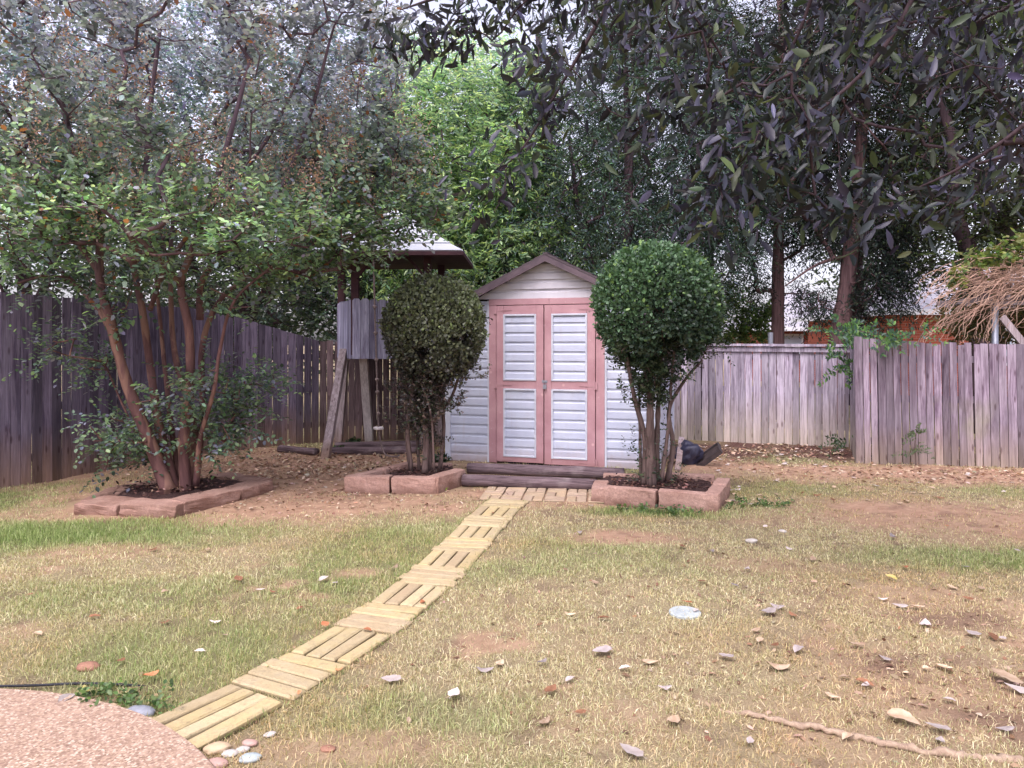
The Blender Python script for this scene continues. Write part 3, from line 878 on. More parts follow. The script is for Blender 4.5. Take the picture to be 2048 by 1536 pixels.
# roof: two upper and two lower slopes, as slabs with overhang, shingle courses stepped
RO = [(-0.10, 1.16), (0.36, 2.125), (SW / 2, 2.60), (SW - 0.36, 2.125), (SW + 0.10, 1.16)]
rf = MB(); y0, y1 = -0.15, SL + 0.12
for i in range(4):
    (xa, za), (xb, zb) = RO[i], RO[i + 1]
    if i >= 2: (xa, za), (xb, zb) = (xb, zb), (xa, za)
    L = math.hypot(xb - xa, zb - za); nz = np.array([-(zb - za), (xb - xa)]) / L
    if nz[1] < 0: nz = -nz
    n_c = max(4, int(L / 0.14))
    for k in range(n_c):
        t0, t1 = k / n_c, (k + 1) / n_c
        p = np.array([xa + (xb - xa) * t0, za + (zb - za) * t0]); q = np.array([xa + (xb - xa) * t1, za + (zb - za) * t1])
        up0, up1 = nz * 0.030, nz * 0.020
        V = []
        for y in (y0, y1):
            for s_, u_ in ((p, 0 * nz), (q, 0 * nz), (q, up1), (p, up0)): V.append((s_[0] + u_[0], y, s_[1] + u_[1]))
        rf.add(V, [(0, 1, 2, 3), (7, 6, 5, 4), (0, 4, 5, 1), (1, 5, 6, 2), (2, 6, 7, 3), (3, 7, 4, 0)])
rf.bar((SW / 2, y0 - 0.004, 2.618), (SW / 2, y1 + 0.004, 2.618), 0.05, 0.03)
rf.build('roof', M_shingle, shed)
fb = MB()
for i in range(4):
    (xa, za), (xb, zb) = RO[i], RO[i + 1]
    fb.add([(xa, y0 - 0.022, za - 0.004), (xb, y0 - 0.022, zb - 0.004), (xb, y0 - 0.022, zb - 0.078), (xa, y0 - 0.022, za - 0.078),
            (xa, y0 - 0.002, za - 0.004), (xb, y0 - 0.002, zb - 0.004), (xb, y0 - 0.002, zb - 0.078), (xa, y0 - 0.002, za - 0.078)],
           [(0, 3, 2, 1), (4, 5, 6, 7), (0, 1, 5, 4), (2, 3, 7, 6), (0, 4, 7, 3), (1, 2, 6, 5)])
    # soffit between fascia and wall
    fb.add([(xa, y0 - 0.002, za - 0.05), (xb, y0 - 0.002, zb - 0.05), (xb, -0.018, zb - 0.05), (xa, -0.018, za - 0.05),
            (xa, y0 - 0.002, za - 0.005), (xb, y0 - 0.002, zb - 0.005), (xb, -0.018, zb - 0.005), (xa, -0.018, za - 0.005)],
           [(0, 3, 2, 1), (4, 5, 6, 7), (0, 1, 5, 4), (2, 3, 7, 6), (0, 4, 7, 3), (1, 2, 6, 5)])
fb.build('fascia', M_fascia, shed)
sk_ = MB(); sk_.box((0.03, 0.03, -0.05), (SW - 0.03, SL - 0.03, 0.03)); sk_.build('base_skid', M_dark, shed)

# ================================================================== timbers in front of the shed
M_timber = NT('old_landscape_timber')
tc = M_timber.coord((2.5, 40, 40)); tn = M_timber.noise(tc, 1.0, 6, 0.7, 0.5)
tb = M_timber.noise(M_timber.coord(), 4, 4)
tcol = M_timber.mix(M_timber.ramp(tn, [(0.32, 0), (0.68, 1)]), (0.035, 0.022, 0.028), (0.24, 0.175, 0.185))
tcol = M_timber.mix(M_timber.ramp(tb, [(0.55, 0), (0.75, 0.5)]), tcol, (0.33, 0.27, 0.27))
M_timber = M_timber.done(tcol, 0.9, tn, 1.0, 0.02, 0.15)


def timber(p, q, r, label, z=None, group='round timbers before the shed'):
    p, q = np.array(p, float), np.array(q, float); c = (p + q) / 2; d = q - p; L = np.linalg.norm(d)
    xs = np.linspace(-L / 2, L / 2, 24); k = 14; V = []
    ph = random.uniform(0, 50)
    for x in xs:
        for j in range(k):
            a = 2 * math.pi * j / k
            rr = r * (1 + 0.10 * (vnoise(np.array([x * 3 + ph]), np.array([a * 1.3 + ph]))[0] - 0.5) * 2) 
            V.append((x, rr * math.cos(a), rr * math.sin(a) * 0.9))
    Fs = [(i * k + j, i * k + (j + 1) % k, (i + 1) * k + (j + 1) % k, (i + 1) * k + j) for i in range(len(xs) - 1) for j in range(k)]
    Fs += [tuple(reversed(range(k))), tuple((len(xs) - 1) * k + j for j in range(k))]
    o = obj('landscape_timber', raw_mesh('landscape_timber', V, Fs, smooth=True), M_timber, loc=c)
    o.rotation_euler = (0, -math.asin(d[2] / L), math.atan2(d[1], d[0]))
    return tag(o, label, 'timber', group)


a0, a1 = gp(925, 974), gp(1196, 984)
timber((a0[0], a0[1] + .07, .062), (a1[0], a1[1] + .07, .062), 0.070, 'lower front round timber edging the brick landing before the shed doors')
timber((-0.50, 8.42, .10), (1.22, 8.05, .10), 0.070, 'upper round timber lying directly below the shed doors')

# ================================================================== planting beds
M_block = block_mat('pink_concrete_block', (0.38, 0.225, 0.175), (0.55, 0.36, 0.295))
M_slab = block_mat('rough_red_stone', (0.28, 0.16, 0.12), (0.46, 0.30, 0.24), (0.15, 0.09, 0.08))


def rough_block(p, q, dep, h, label, mat=M_block, name='edging_block', rough=0.006, z0=-0.02, group=None, side=1, taper=0.0):
    """block whose visible lower edge runs p->q on the ground, its body lying to the left of that direction"""
    p, q = np.array(p[:2], float), np.array(q[:2], float); d = q - p; L = np.linalg.norm(d); d /= L
    n = np.array([-d[1], d[0]]) * side; c = (p + q) / 2 + n * dep / 2
    bm = bmesh.new(); bmesh.ops.create_cube(bm, size=1.0)
    bmesh.ops.scale(bm, vec=(L - 0.012, dep, h - z0), verts=bm.verts)
    bmesh.ops.translate(bm, vec=(0, 0, (h + z0) / 2), verts=bm.verts)
    bmesh.ops.bevel(bm, geom=bm.edges[:], offset=0.006, segments=1, affect='EDGES')
    bmesh.ops.subdivide_edges(bm, edges=[e for e in bm.edges if e.calc_length() > 0.06], cuts=5, use_grid_fill=True)
    ph = random.uniform(0, 99)
    for v in bm.verts:
        x, y, z = v.co
        k = vnoise(np.array([x * 30 + ph, x * 30 + ph + 31]), np.array([(y + z) * 30, (z - y) * 30 + ph]))
        edge = 1.0
        v.co += Vector((0, (k[0] - 0.5) * 2 * rough, (k[1] - 0.5) * 2 * rough * 0.6))
        v.co.x += (vnoise(np.array([y * 10 + ph]), np.array([z * 12 + 5]))[0] - 0.5) * rough * 2
    me = bpy.data.meshes.new(name); bm.to_mesh(me); bm.free()
    o = obj(name, me, mat, loc=(c[0], c[1], gz(c[0], c[1]) * 0.3))
    o.rotation_euler = (random.uniform(-.012, .012), random.uniform(-.012, .012), math.atan2(d[1], d[0]))
    return tag(o, label, 'block', group)


g2 = 'pink blocks around the left topiary bed'
rough_block((-1.71, 7.53), (-1.235, 7.50), 0.13, 0.165, 'pink concrete block at the left front corner of the left topiary bed', group=g2)
rough_block((-1.225, 7.49), (-0.755, 7.46), 0.13, 0.160, 'pink concrete block in the front middle of the left topiary bed', group=g2)
rough_block((-0.745, 7.45), (-0.50, 7.98), 0.14, 0.165, 'pink concrete block angled back at the right end of the left topiary bed', group=g2)
rough_block((-1.50, 8.08), (-1.70, 7.68), 0.12, 0.15, 'pink block on the left side of the left topiary bed, nearer one', group=g2, side=1)
rough_block((-1.24, 8.52), (-1.49, 8.10), 0.12, 0.15, 'pink block on the left side of the left topiary bed, farther one', group=g2, side=1)
rough_block((-0.70, 8.66), (-1.22, 8.58), 0.12, 0.13, 'low pink block at the back of the left topiary bed', group=g2)
g3 = 'pink blocks around the right topiary bed'
rough_block((0.865, 6.99), (1.325, 6.80), 0.11, 0.165, 'pink concrete block at the left of the front row of the right topiary bed', group=g3)
rough_block((1.335, 6.79), (1.845, 6.60), 0.11, 0.165, 'longer pink block at the right of the front row of the right topiary bed', group=g3)
rough_block((1.855, 6.61), (2.04, 7.06), 0.13, 0.165, 'pink block on the right side of the right topiary bed, nearer one', group=g3)
rough_block((2.045, 7.07), (2.19, 7.42), 0.13, 0.165, 'pink block on the right side of the right topiary bed, farther one', group=g3)
rough_block((0.83, 7.42), (0.75, 7.02), 0.14, 0.15, 'weathered pale block turned sideways at the left end of the right topiary bed', group=g3, side=1)
rough_block((2.12, 7.72), (1.55, 7.90), 0.11, 0.15, 'pink block along the back right of the right topiary bed', group=g3)
rough_block((1.53, 7.91), (0.98, 8.00), 0.11, 0.12, 'half buried pink block along the back left of the right topiary bed', group=g3)
g1 = 'rough stone slabs around the crape myrtle'
S = dict(mat=M_slab, name='edging_stone', rough=0.014, group=g1)
rough_block(gp(146, 1027), gp(234, 1032), 0.36, 0.085, 'flat smooth topped stone slab at the near left of the crape myrtle bed', **S)
rough_block(gp(236, 1034), gp(352, 1037), 0.26, 0.11, 'rough faced stone slab at the front of the crape myrtle bed', **S)
rough_block(gp(368, 1031), gp(482, 1003), 0.25, 0.115, 'long rough stone slab on the front right of the crape myrtle bed', **S)
rough_block(gp(484, 1002), gp(548, 982), 0.25, 0.11, 'short stone slab on the right end of the crape myrtle bed', **S)
rough_block(gp(545, 973), gp(455, 960), 0.24, 0.09, 'flat stone slab at the back right of the crape myrtle bed', **S)
rough_block((-4.05, 7.45), (-3.98, 6.80), 0.24, 0.07, 'low stone slab on the left side of the crape myrtle bed', **S)
rough_block((-3.55, 8.05), (-4.02, 7.55), 0.22, 0.07, 'low stone slab at the back left of the crape myrtle bed', **S)


def soil(name, pts, z, label):
    """gently mounded mulch filling a bed"""
    P = np.array(pts); c = P.mean(axis=0); V = []; Fs = []; rings = 10; n = 48
    seg = np.concatenate([np.linspace(P[i], P[(i + 1) % len(P)], n // len(P), endpoint=False) for i in range(len(P))]); n = len(seg)
    for k in range(rings + 1):
        t = k / rings
        for q in seg:
            p = c + (q - c) * (1 - t)
            zz = z + 0.03 * math.sin(t * math.pi / 2) + 0.022 * (fbm(np.array([p[0] * 22]), np.array([p[1] * 22]), 3)[0] - 0.5) * 2
            V.append((p[0], p[1], zz))
    for k in range(rings):
        for j in range(n): Fs.append((k * n + j, k * n + (j + 1) % n, (k + 1) * n + (j + 1) % n, (k + 1) * n + j))
    o = obj(name, raw_mesh(name, V, Fs, smooth=True), M_mulch)
    return tag(o, kind='structure')


M_mulch = simple_noise_mat('dark_bark_mulch', (0.020, 0.011, 0.013), (0.14, 0.075, 0.065), 60, 0.95, 120, 1.0, 0.02, lo=0.35, hi=0.7)
soil('mulch_bed', [(-1.62, 7.6), (-0.78, 7.55), (-0.5, 8.1), (-0.72, 8.62), (-1.2, 8.55)], 0.09, '')
soil('mulch_bed', [(0.85, 7.05), (1.86, 6.68), (2.14, 7.45), (2.1, 7.75), (1.0, 8.0), (0.82, 7.4)], 0.09, '')
soil('mulch_bed', [(-3.9, 6.8), (-2.95, 6.65), (-2.6, 7.3), (-2.7, 7.9), (-3.5, 8.0), (-4.0, 7.5)], 0.06, '')

# ================================================================== topiaries
M_bark_priv = bark_mat('topiary_bark', (0.045, 0.028, 0.026), (0.20, 0.14, 0.125), 3, 22)
M_leaf_gloss = leaf_mat('topiary_leaf', 0.20, 0.38, 0.5)


def topiary(label, base, ball_c, ball_r, cone_z, trunks, pal, pal_low, seed):
    t = thing('topiary_shrub', label, 'shrub', base)
    bc = np.array(ball_c); br = np.array(ball_r)
    mb = MB(); polys = []
    for P, r0, r1 in trunks:
        Sx = spline(P, 6); polys.append(Sx); mb.tube(Sx, np.linspace(r0, r1, len(Sx)) * (1 + 0.08 * rng.standard_normal(len(Sx))), 8)
    A = ellipsoid(260, bc, br * 0.86, 0.3)
    nlow = pal.get('nlow', 130)
    zc = rng.random(nlow) ** 0.62
    low = np.stack([base[0] + (bc[0] - base[0]) * zc + rng.standard_normal(nlow) * (0.12 + 0.24 * zc) * br[0] * 1.05, base[1] + rng.standard_normal(nlow) * (0.12 + 0.22 * zc) * br[1],
                    cone_z + zc * (bc[2] - br[2] * 0.5 - cone_z)], -1)
    A2 = np.concatenate([A, low])
    X, par, nt = grow(polys, A2, 0.12, wander=0.4)
    bv, bf = branch_mesh(X, par, nt, 0.0030, 0.42, cap=0.02); b = len(mb.v)
    obj('trunk', raw_mesh('trunk', np.concatenate([np.array(mb.v), bv]), mb.f + (bf + b).tolist(), smooth=True), M_bark_priv, t, True)
    lv = Leaves(HEX)
    # sheared skin: many small leaves over the ball with a slightly lumpy radius
    n = 19000
    d = nrm(rng.standard_normal((n, 3)))
    lump = 1 + 0.10 * (n3(d * 3 + seed, 1.7) - 0.5) + 0.018 * rng.standard_normal(n)
    dep = np.where(rng.random(n) < 0.75, rng.random(n) * 0.10, rng.random(n) * 0.3)
    keep = (d[:, 2] > -0.85 + 0.16 * rng.standard_normal(n))
    dens = n3(d * 2 + seed * 3, 2.2) > 0.33 - 0.25 * (d[:, 2] > 0)
    d, lump, dep = d[keep & dens], lump[keep & dens], dep[keep & dens]
    P = bc + d * br * (lump * (1 - dep))[:, None]
    n = len(P)
    D = d * 0.5 + rng.standard_normal((n, 3)) * 0.7 + np.array([0, 0, 0.35]); N = d + 0.75 * rng.standard_normal((n, 3))
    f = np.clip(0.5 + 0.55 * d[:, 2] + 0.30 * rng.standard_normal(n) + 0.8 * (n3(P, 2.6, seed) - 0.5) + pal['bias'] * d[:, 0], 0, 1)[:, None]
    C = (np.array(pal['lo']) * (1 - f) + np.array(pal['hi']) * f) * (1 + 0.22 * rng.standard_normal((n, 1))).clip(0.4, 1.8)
    tipm = (rng.random(n) < 0.10) & (dep < 0.03) & (d[:, 2] > -0.1); C[tipm] = np.array(pal['tip']) * (0.8 + 0.4 * rng.random((tipm.sum(), 1)))
    s = 0.75 + 0.5 * rng.random(n)
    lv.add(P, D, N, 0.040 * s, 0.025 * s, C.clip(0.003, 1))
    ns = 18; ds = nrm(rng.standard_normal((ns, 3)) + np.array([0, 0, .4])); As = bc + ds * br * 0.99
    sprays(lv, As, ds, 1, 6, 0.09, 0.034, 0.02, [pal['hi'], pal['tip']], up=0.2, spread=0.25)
    # inner and lower leaves
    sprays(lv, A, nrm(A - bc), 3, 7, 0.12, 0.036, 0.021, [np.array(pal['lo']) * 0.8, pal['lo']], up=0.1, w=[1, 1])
    for lay, (fr, tw) in enumerate(((1.0, 7),)):
        sprays(lv, low, nrm(low - np.array([base[0], base[1], cone_z - 0.4])), tw, 8, 0.105, 0.034, 0.019, pal_low, up=0.25, spread=0.8)
    # suckers at the foot
    lowA = np.stack([base[0] + rng.standard_normal(30) * 0.13, base[1] + rng.standard_normal(30) * 0.12, 0.12 + rng.random(30) * 0.6], -1)
    sprays(lv, lowA, nrm(lowA - np.array(base)), 2, 7, 0.12, 0.032, 0.017, pal_low, up=0.3)
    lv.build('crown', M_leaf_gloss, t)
    return t


BL = np.array([-1.0, 8.05, 0.09])
W = lambda u, v, Y: tuple(px(u, v, Y))
topiary('left ball-clipped topiary shrub with sparse brownish lower leaves in the left bed', BL, (-0.845, 8.05, 1.665), (0.555, 0.52, 0.585), 0.42,
        [([W(822, 940, 8.05), W(815, 860, 8.03), W(825, 760, 8.0), W(810, 680, 7.95)], 0.030, 0.014),
         ([W(850, 945, 7.95), W(852, 880, 7.95), W(848, 800, 8.0), W(870, 700, 8.0), W(880, 620, 8.0)], 0.036, 0.014),
         ([W(858, 945, 8.1), W(866, 850, 8.1), W(905, 790, 8.15), W(930, 700, 8.2)], 0.026, 0.012),
         ([W(880, 938, 8.1), W(888, 850, 8.15), W(880, 780, 8.2), W(910, 690, 8.2)], 0.024, 0.010),
         ([W(838, 940, 8.15), W(835, 840, 8.2), W(850, 740, 8.25)], 0.018, 0.008),
         ([W(868, 940, 7.9), W(862, 830, 7.88), W(840, 760, 7.85)], 0.014, 0.008)],
        dict(lo=(0.055, 0.054, 0.048), hi=(0.165, 0.195, 0.105), tip=(0.24, 0.32, 0.12), bias=0.28, nlow=190), [(0.05, 0.045, 0.045), (0.08, 0.065, 0.06), (0.065, 0.085, 0.05), (0.13, 0.095, 0.08)], 3.0)
BRT = np.array([1.38, 7.35, 0.09])
topiary('right larger glossy green ball-clipped topiary tree in the right bed', BRT, (1.45, 7.38, 1.885), (0.640, 0.60, 0.635), 0.85,
        [([W(1288, 972, 7.35), W(1290, 880, 7.35), W(1270, 800, 7.35), W(1255, 720, 7.3), W(1240, 640, 7.3)], 0.034, 0.015),
         ([W(1303, 975, 7.28), W(1300, 880, 7.28), W(1300, 800, 7.28), W(1292, 700, 7.3), W(1300, 620, 7.3)], 0.050, 0.018),
         ([W(1312, 970, 7.4), W(1314, 880, 7.4), W(1318, 780, 7.4), W(1325, 680, 7.4)], 0.036, 0.016),
         ([W(1335, 962, 7.45), W(1346, 890, 7.45), W(1338, 820, 7.45), W(1370, 760, 7.45), W(1405, 720, 7.5)], 0.028, 0.012),
         ([W(1322, 965, 7.35), W(1336, 860, 7.32), W(1342, 770, 7.3), W(1350, 680, 7.3)], 0.022, 0.012),
         ([W(1282, 965, 7.45), W(1280, 870, 7.45), W(1278, 760, 7.45)], 0.020, 0.01)],
        dict(lo=(0.034, 0.060, 0.042), hi=(0.105, 0.20, 0.095), tip=(0.22, 0.36, 0.11), bias=-0.08), [(0.03, 0.045, 0.028), (0.045, 0.07, 0.035), (0.06, 0.085, 0.04)], 8.0)

# ================================================================== crape myrtle
M_bark_myr = bark_mat('crape_myrtle_bark', (0.075, 0.036, 0.038), (0.185, 0.095, 0.085), 2.2, 12, patch=(0.25, 0.14, 0.105), top=(0.13, 0.095, 0.125))
M_leaf = leaf_mat('broad_leaf', 0.5, 0.42, 0.5)
MY = np.array([-3.22, 7.2, 0.05])
Wm = lambda u, v, dy=0.0: tuple(px(u, v, 7.2 + dy))
mtr = [([Wm(338, 985, -.07), Wm(298, 880, -.1), Wm(255, 770, -.2), Wm(225, 660, -.3), Wm(200, 560, -.35), Wm(196, 430, -.4), Wm(150, 300, -.5), Wm(110, 150, -.6)], 0.066, 0.02),
       ([Wm(352, 985, .02), Wm(320, 860, .05), Wm(300, 730, .1), Wm(285, 620, .1), Wm(265, 500, .15), Wm(290, 350, .2), Wm(300, 220, .2), Wm(320, 60, .2)], 0.046, 0.018),
       ([Wm(372, 985, 0), Wm(368, 880, -.05), Wm(380, 760, -.1), Wm(378, 660, -.2), Wm(362, 570, -.25), Wm(385, 500, -.3), Wm(420, 400, -.4), Wm(460, 270, -.5), Wm(500, 120, -.5)], 0.055, 0.018),
       ([Wm(385, 975, .15), Wm(388, 850, .25), Wm(352, 720, .4), Wm(342, 600, .5), Wm(345, 450, .6), Wm(380, 300, .7)], 0.038, 0.015),
       ([Wm(390, 975, .12), Wm(405, 830, .3), Wm(405, 690, .4), Wm(440, 600, .5), Wm(490, 560, .6), Wm(560, 500, .6), Wm(640, 440, .5), Wm(720, 420, .4)], 0.036, 0.012),
       ([Wm(400, 640, .35), Wm(405, 560, .3), Wm(470, 480, .1), Wm(560, 380, 0), Wm(620, 230, 0), Wm(660, 80, 0)], 0.035, 0.014),
       ([Wm(228, 670, -.28), Wm(190, 610, -.1), Wm(130, 550, .1), Wm(60, 500, .2), Wm(-20, 470, .3)], 0.03, 0.014),
       ([Wm(362, 572, -.25), Wm(330, 530, -.5), Wm(280, 480, -.7), Wm(180, 400, -.9), Wm(60, 320, -1.0)], 0.03, 0.012),
       ([Wm(200, 545, -.35), Wm(120, 440, -.3), Wm(40, 350, -.2), Wm(-60, 220, -.1)], 0.03, 0.012)]
mtr += [([Wm(362, 985, .1), Wm(345, 870, .2), Wm(330, 740, .3), Wm(318, 620, .4), Wm(300, 480, .4), Wm(250, 330, .4)], 0.03, 0.012),
        ([Wm(392, 970, 0), Wm(400, 880, -.1), Wm(428, 780, -.2), Wm(440, 700, -.2), Wm(470, 600, -.3), Wm(560, 520, -.3)], 0.026, 0.01),
        ([Wm(330, 980, 0), Wm(290, 900, .15), Wm(250, 820, .2), Wm(215, 740, .2)], 0.016, 0.008),
        ([Wm(300, 620, .1), Wm(330, 540, 0), Wm(400, 440, 0), Wm(520, 300, .1), Wm(600, 150, .2), Wm(640, 20, .2)], 0.026, 0.012)]
c0 = px(340, 250, 7.2)
Am = np.concatenate([
    ellipsoid(640, c0 + np.array([0.0, 0.1, 0.45]), (2.45, 1.9, 2.05), 0.30, 1.9, 0.47, 1.0, zmin=2.0),
    ellipsoid(60, px(720, 350, 7.4), (0.6, 0.6, 0.5), 0.1),
    ellipsoid(40, px(620, 470, 7.3), (0.7, 0.6, 0.35), 0.1),
    ellipsoid(55, px(300, 430, 6.3), (1.6, 0.5, 0.35), 0.1),
    ellipsoid(45, px(60, 390, 6.6), (0.7, 0.5, 0.45), 0.1),
    ellipsoid(24, px(840, 425, 7.3), (0.42, 0.3, 0.12), 0.1)])
au = 1024 + Am[:, 0] / Am[:, 1] * F; av = HV - (Am[:, 2] - EYE) / Am[:, 1] * F
Am = Am[~((au > 800) & (av > 445) & (rng.random(len(Am)) < 0.6))]
Am = np.concatenate([Am] + [ellipsoid(n_3, px(u_3, v_3, y_3), (.42, .35, .15), .1) for u_3, v_3, y_3, n_3 in ((90, 560, 7.0, 6), (235, 590, 6.7, 5), (450, 600, 7.0, 6), (560, 545, 7.2, 9), (20, 500, 6.9, 8), (640, 520, 7.4, 9), (480, 520, 6.7, 5))])
Am = np.concatenate([Am, ellipsoid(22, px(745, 465, 7.3), (.35, .3, .16), .1)])
Alow = np.concatenate([ellipsoid(20, px(400, 800, 7.2), (.5, .4, .35), .1), ellipsoid(12, px(300, 900, 7.3), (.35, .3, .25), .1),
                       ellipsoid(22, px(255, 860, 7.2), (0.36, 0.35, 0.5), 0.1), ellipsoid(16, px(160, 710, 7.3), (0.55, 0.3, 0.18), 0.1),
                       ellipsoid(15, px(470, 790, 7.4), (0.42, 0.35, 0.28), 0.1), ellipsoid(9, px(390, 770, 6.9), (0.3, 0.2, 0.16), 0.1),
                       ellipsoid(10, px(520, 760, 7.4), (0.25, 0.15, 0.12), 0.1), ellipsoid(14, px(440, 860, 7.3), (0.35, 0.2, 0.15), 0.1)])
PALM = [(0.115, 0.18, 0.14), (0.17, 0.26, 0.175), (0.25, 0.37, 0.21), (0.21, 0.225, 0.30)]


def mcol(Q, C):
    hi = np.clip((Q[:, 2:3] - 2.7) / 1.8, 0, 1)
    haze_tint = C.mean(axis=1, keepdims=True) * np.array([1.45, 1.48, 2.5])  # violet haze painted into the leaf colour, stronger towards the crown top
    C = C * (1 - 0.8 * hi) + haze_tint * 0.8 * hi
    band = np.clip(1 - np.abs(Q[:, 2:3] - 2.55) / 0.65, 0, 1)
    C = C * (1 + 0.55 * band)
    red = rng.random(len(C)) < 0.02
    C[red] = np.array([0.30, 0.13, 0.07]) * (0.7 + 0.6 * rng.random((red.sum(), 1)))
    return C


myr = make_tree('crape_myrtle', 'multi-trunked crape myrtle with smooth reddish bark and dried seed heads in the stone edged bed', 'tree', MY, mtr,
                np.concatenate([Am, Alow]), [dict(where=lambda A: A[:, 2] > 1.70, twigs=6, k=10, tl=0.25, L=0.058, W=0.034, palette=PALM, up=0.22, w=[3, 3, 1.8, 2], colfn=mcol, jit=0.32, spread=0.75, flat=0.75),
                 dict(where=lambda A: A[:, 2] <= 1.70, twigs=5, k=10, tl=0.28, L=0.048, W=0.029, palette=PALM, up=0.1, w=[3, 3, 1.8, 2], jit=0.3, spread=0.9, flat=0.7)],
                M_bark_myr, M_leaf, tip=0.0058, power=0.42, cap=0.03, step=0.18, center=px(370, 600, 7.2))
sh = Leaves(DIA)
top_ = Am[(Am[:, 2] > 2.3)]; top_ = top_[rng.random(len(top_)) < 0.55]
tips = top_ + rng.standard_normal(top_.shape) * 0.1 + np.array([0, 0, 0.2])
k_ = 60
tt = rng.random((len(tips), k_, 1)); off = rng.standard_normal((len(tips), k_, 3)) * 0.065 * (1.2 - tt) + np.array([0, 0, 0.30]) * tt
lean_ = rng.standard_normal((len(tips), 1, 3)) * 0.08 * tt
Q = (tips[:, None] + off + lean_).reshape(-1, 3)
sh.add(Q, rng.standard_normal(Q.shape) + np.array([0, 0, .8]), rng.standard_normal(Q.shape), 0.024, 0.015, pick_cols(len(Q), [(0.42, 0.25, 0.21), (0.50, 0.33, 0.27), (0.30, 0.20, 0.21)]))
tag(sh.build('seed_heads', M_leaf, myr), kind='stuff')

# ================================================================== trees beyond the fence
M_bark_dark = bark_mat('dark_bark', (0.020, 0.013, 0.018), (0.085, 0.055, 0.062), 2.0, 16)
M_bark_cedar = bark_mat('cedar_bark', (0.055, 0.030, 0.034), (0.19, 0.115, 0.115), 1.3, 26)
M_needle = leaf_mat('needle_spray', 0.2, 0.6, 0.2)
# yellow-green narrow-leaved tree
PALP = [(0.15, 0.25, 0.14), (0.26, 0.39, 0.19), (0.42, 0.56, 0.24), (0.10, 0.17, 0.125)]


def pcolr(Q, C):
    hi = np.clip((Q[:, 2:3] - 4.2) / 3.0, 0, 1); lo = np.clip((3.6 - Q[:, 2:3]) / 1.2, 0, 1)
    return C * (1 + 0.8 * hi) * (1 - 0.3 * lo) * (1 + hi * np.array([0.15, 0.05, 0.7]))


bP = np.array([-1.3, 14.2, 0])
make_tree('narrow_leaved_tree', 'bright yellow-green narrow-leaved tree rising behind the fort and shed', 'tree', bP,
          [([bP, bP + (0.1, 0, 1.6), bP + (-0.1, .1, 3), bP + (0.2, 0, 5)], 0.13, 0.03), ([bP + (0.1, 0, 1.5), bP + (0.8, -.2, 3), bP + (1.3, -.3, 4.5)], 0.07, 0.02), ([bP + (0.05, 0, 1.3), bP + (-0.9, -.2, 3), bP + (-1.4, -.1, 4.8)], 0.07, 0.02)],
          np.concatenate([ellipsoid(430, (-0.95, 13.9, 5.0), (2.15, 1.4, 2.3), 0.4, 1.0, 0.34, 5.0), ellipsoid(170, (-0.7, 13.2, 2.9), (2.1, 1.0, 1.1), 0.3), ellipsoid(70, (-0.9, 13.4, 4.2), (1.6, .7, 1.0), 0.3)]),
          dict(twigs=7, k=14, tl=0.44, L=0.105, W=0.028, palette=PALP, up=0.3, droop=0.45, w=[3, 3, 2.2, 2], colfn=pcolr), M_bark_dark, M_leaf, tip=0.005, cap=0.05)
# juniper mass right of centre
PALJ = [(0.04, 0.07, 0.062), (0.062, 0.105, 0.078), (0.09, 0.15, 0.085), (0.20, 0.25, 0.30), (0.08, 0.06, 0.075)]
bJ = np.array([2.2, 14.6, 0])
make_tree('juniper_tree', 'big dark blue-green juniper directly behind the shed roof and right topiary', 'tree', bJ,
          [([bJ, bJ + (0, 0, 2.5), bJ + (0.1, 0, 5), bJ + (0, 0, 8)], 0.19, 0.04), ([bJ + (0, 0, 1.5), bJ + (-.8, -.3, 3.5), bJ + (-1.1, -.3, 5.5)], 0.09, 0.03)],
          np.concatenate([ellipsoid(560, (2.3, 13.8, 4.9), (2.8, 1.6, 3.6), 0.45, 0.9, 0.36, 9.0, zmin=1.7), ellipsoid(160, (1.6, 13.2, 3.1), (2.4, 1.0, 1.4), 0.3)]),
          dict(twigs=8, k=14, tl=0.42, L=0.085, W=0.020, palette=PALJ, up=0.15, droop=0.45, w=[4, 4, 2, 1.1, 1.2], spread=0.8), M_bark_dark, M_needle, tpl=DIA, tip=0.006, cap=0.05)
for lab_, b_2, c_2, r_2, n_2 in (('tall dense dark conifer filling the view between the juniper and the bare trunk', (4.6, 17.5, 0), (4.3, 17.3, 6.6), (3.0, 1.5, 3.6), 520),
                             ('tall dense dark conifer behind the two right hand trunks', (8.6, 18.5, 0), (8.6, 18.3, 7.2), (3.4, 1.5, 3.4), 520),
                             ('dense mid-green conifer directly behind the yellow-green tree', (0.6, 17.5, 0), (0.5, 17.2, 4.2), (3.2, 1.5, 3.6), 460)):
    b_2 = np.array(b_2, float)
    make_tree('conifer_tree', lab_, 'tree', b_2, [([b_2, b_2 + (0, 0, 2.5), b_2 + (.1, 0, 5), b_2 + (0, 0, 9)], 0.2, 0.05)], ellipsoid(n_2, c_2, r_2, 0.3, 0.8, 0.34, n_2 * .1),
              dict(twigs=7, k=13, tl=0.5, L=0.125, W=0.034, palette=([(0.10, 0.16, 0.10), (0.15, 0.23, 0.13), (0.20, 0.30, 0.15)] if b_2[0] < 2 else [(0.035, 0.055, 0.055), (0.055, 0.085, 0.072), (0.085, 0.125, 0.09), (0.11, 0.13, 0.165)]), up=0.0, droop=0.5), M_bark_dark, M_needle, tpl=DIA, tip=0.007, cap=0.06, step=0.35)
# cedar with a straight bare trunk
PALC = [(0.022, 0.034, 0.032), (0.036, 0.054, 0.042), (0.06, 0.085, 0.055), (0.045, 0.034, 0.045)]
bC = px(1556, 690, 15.0); bC[2] = 0


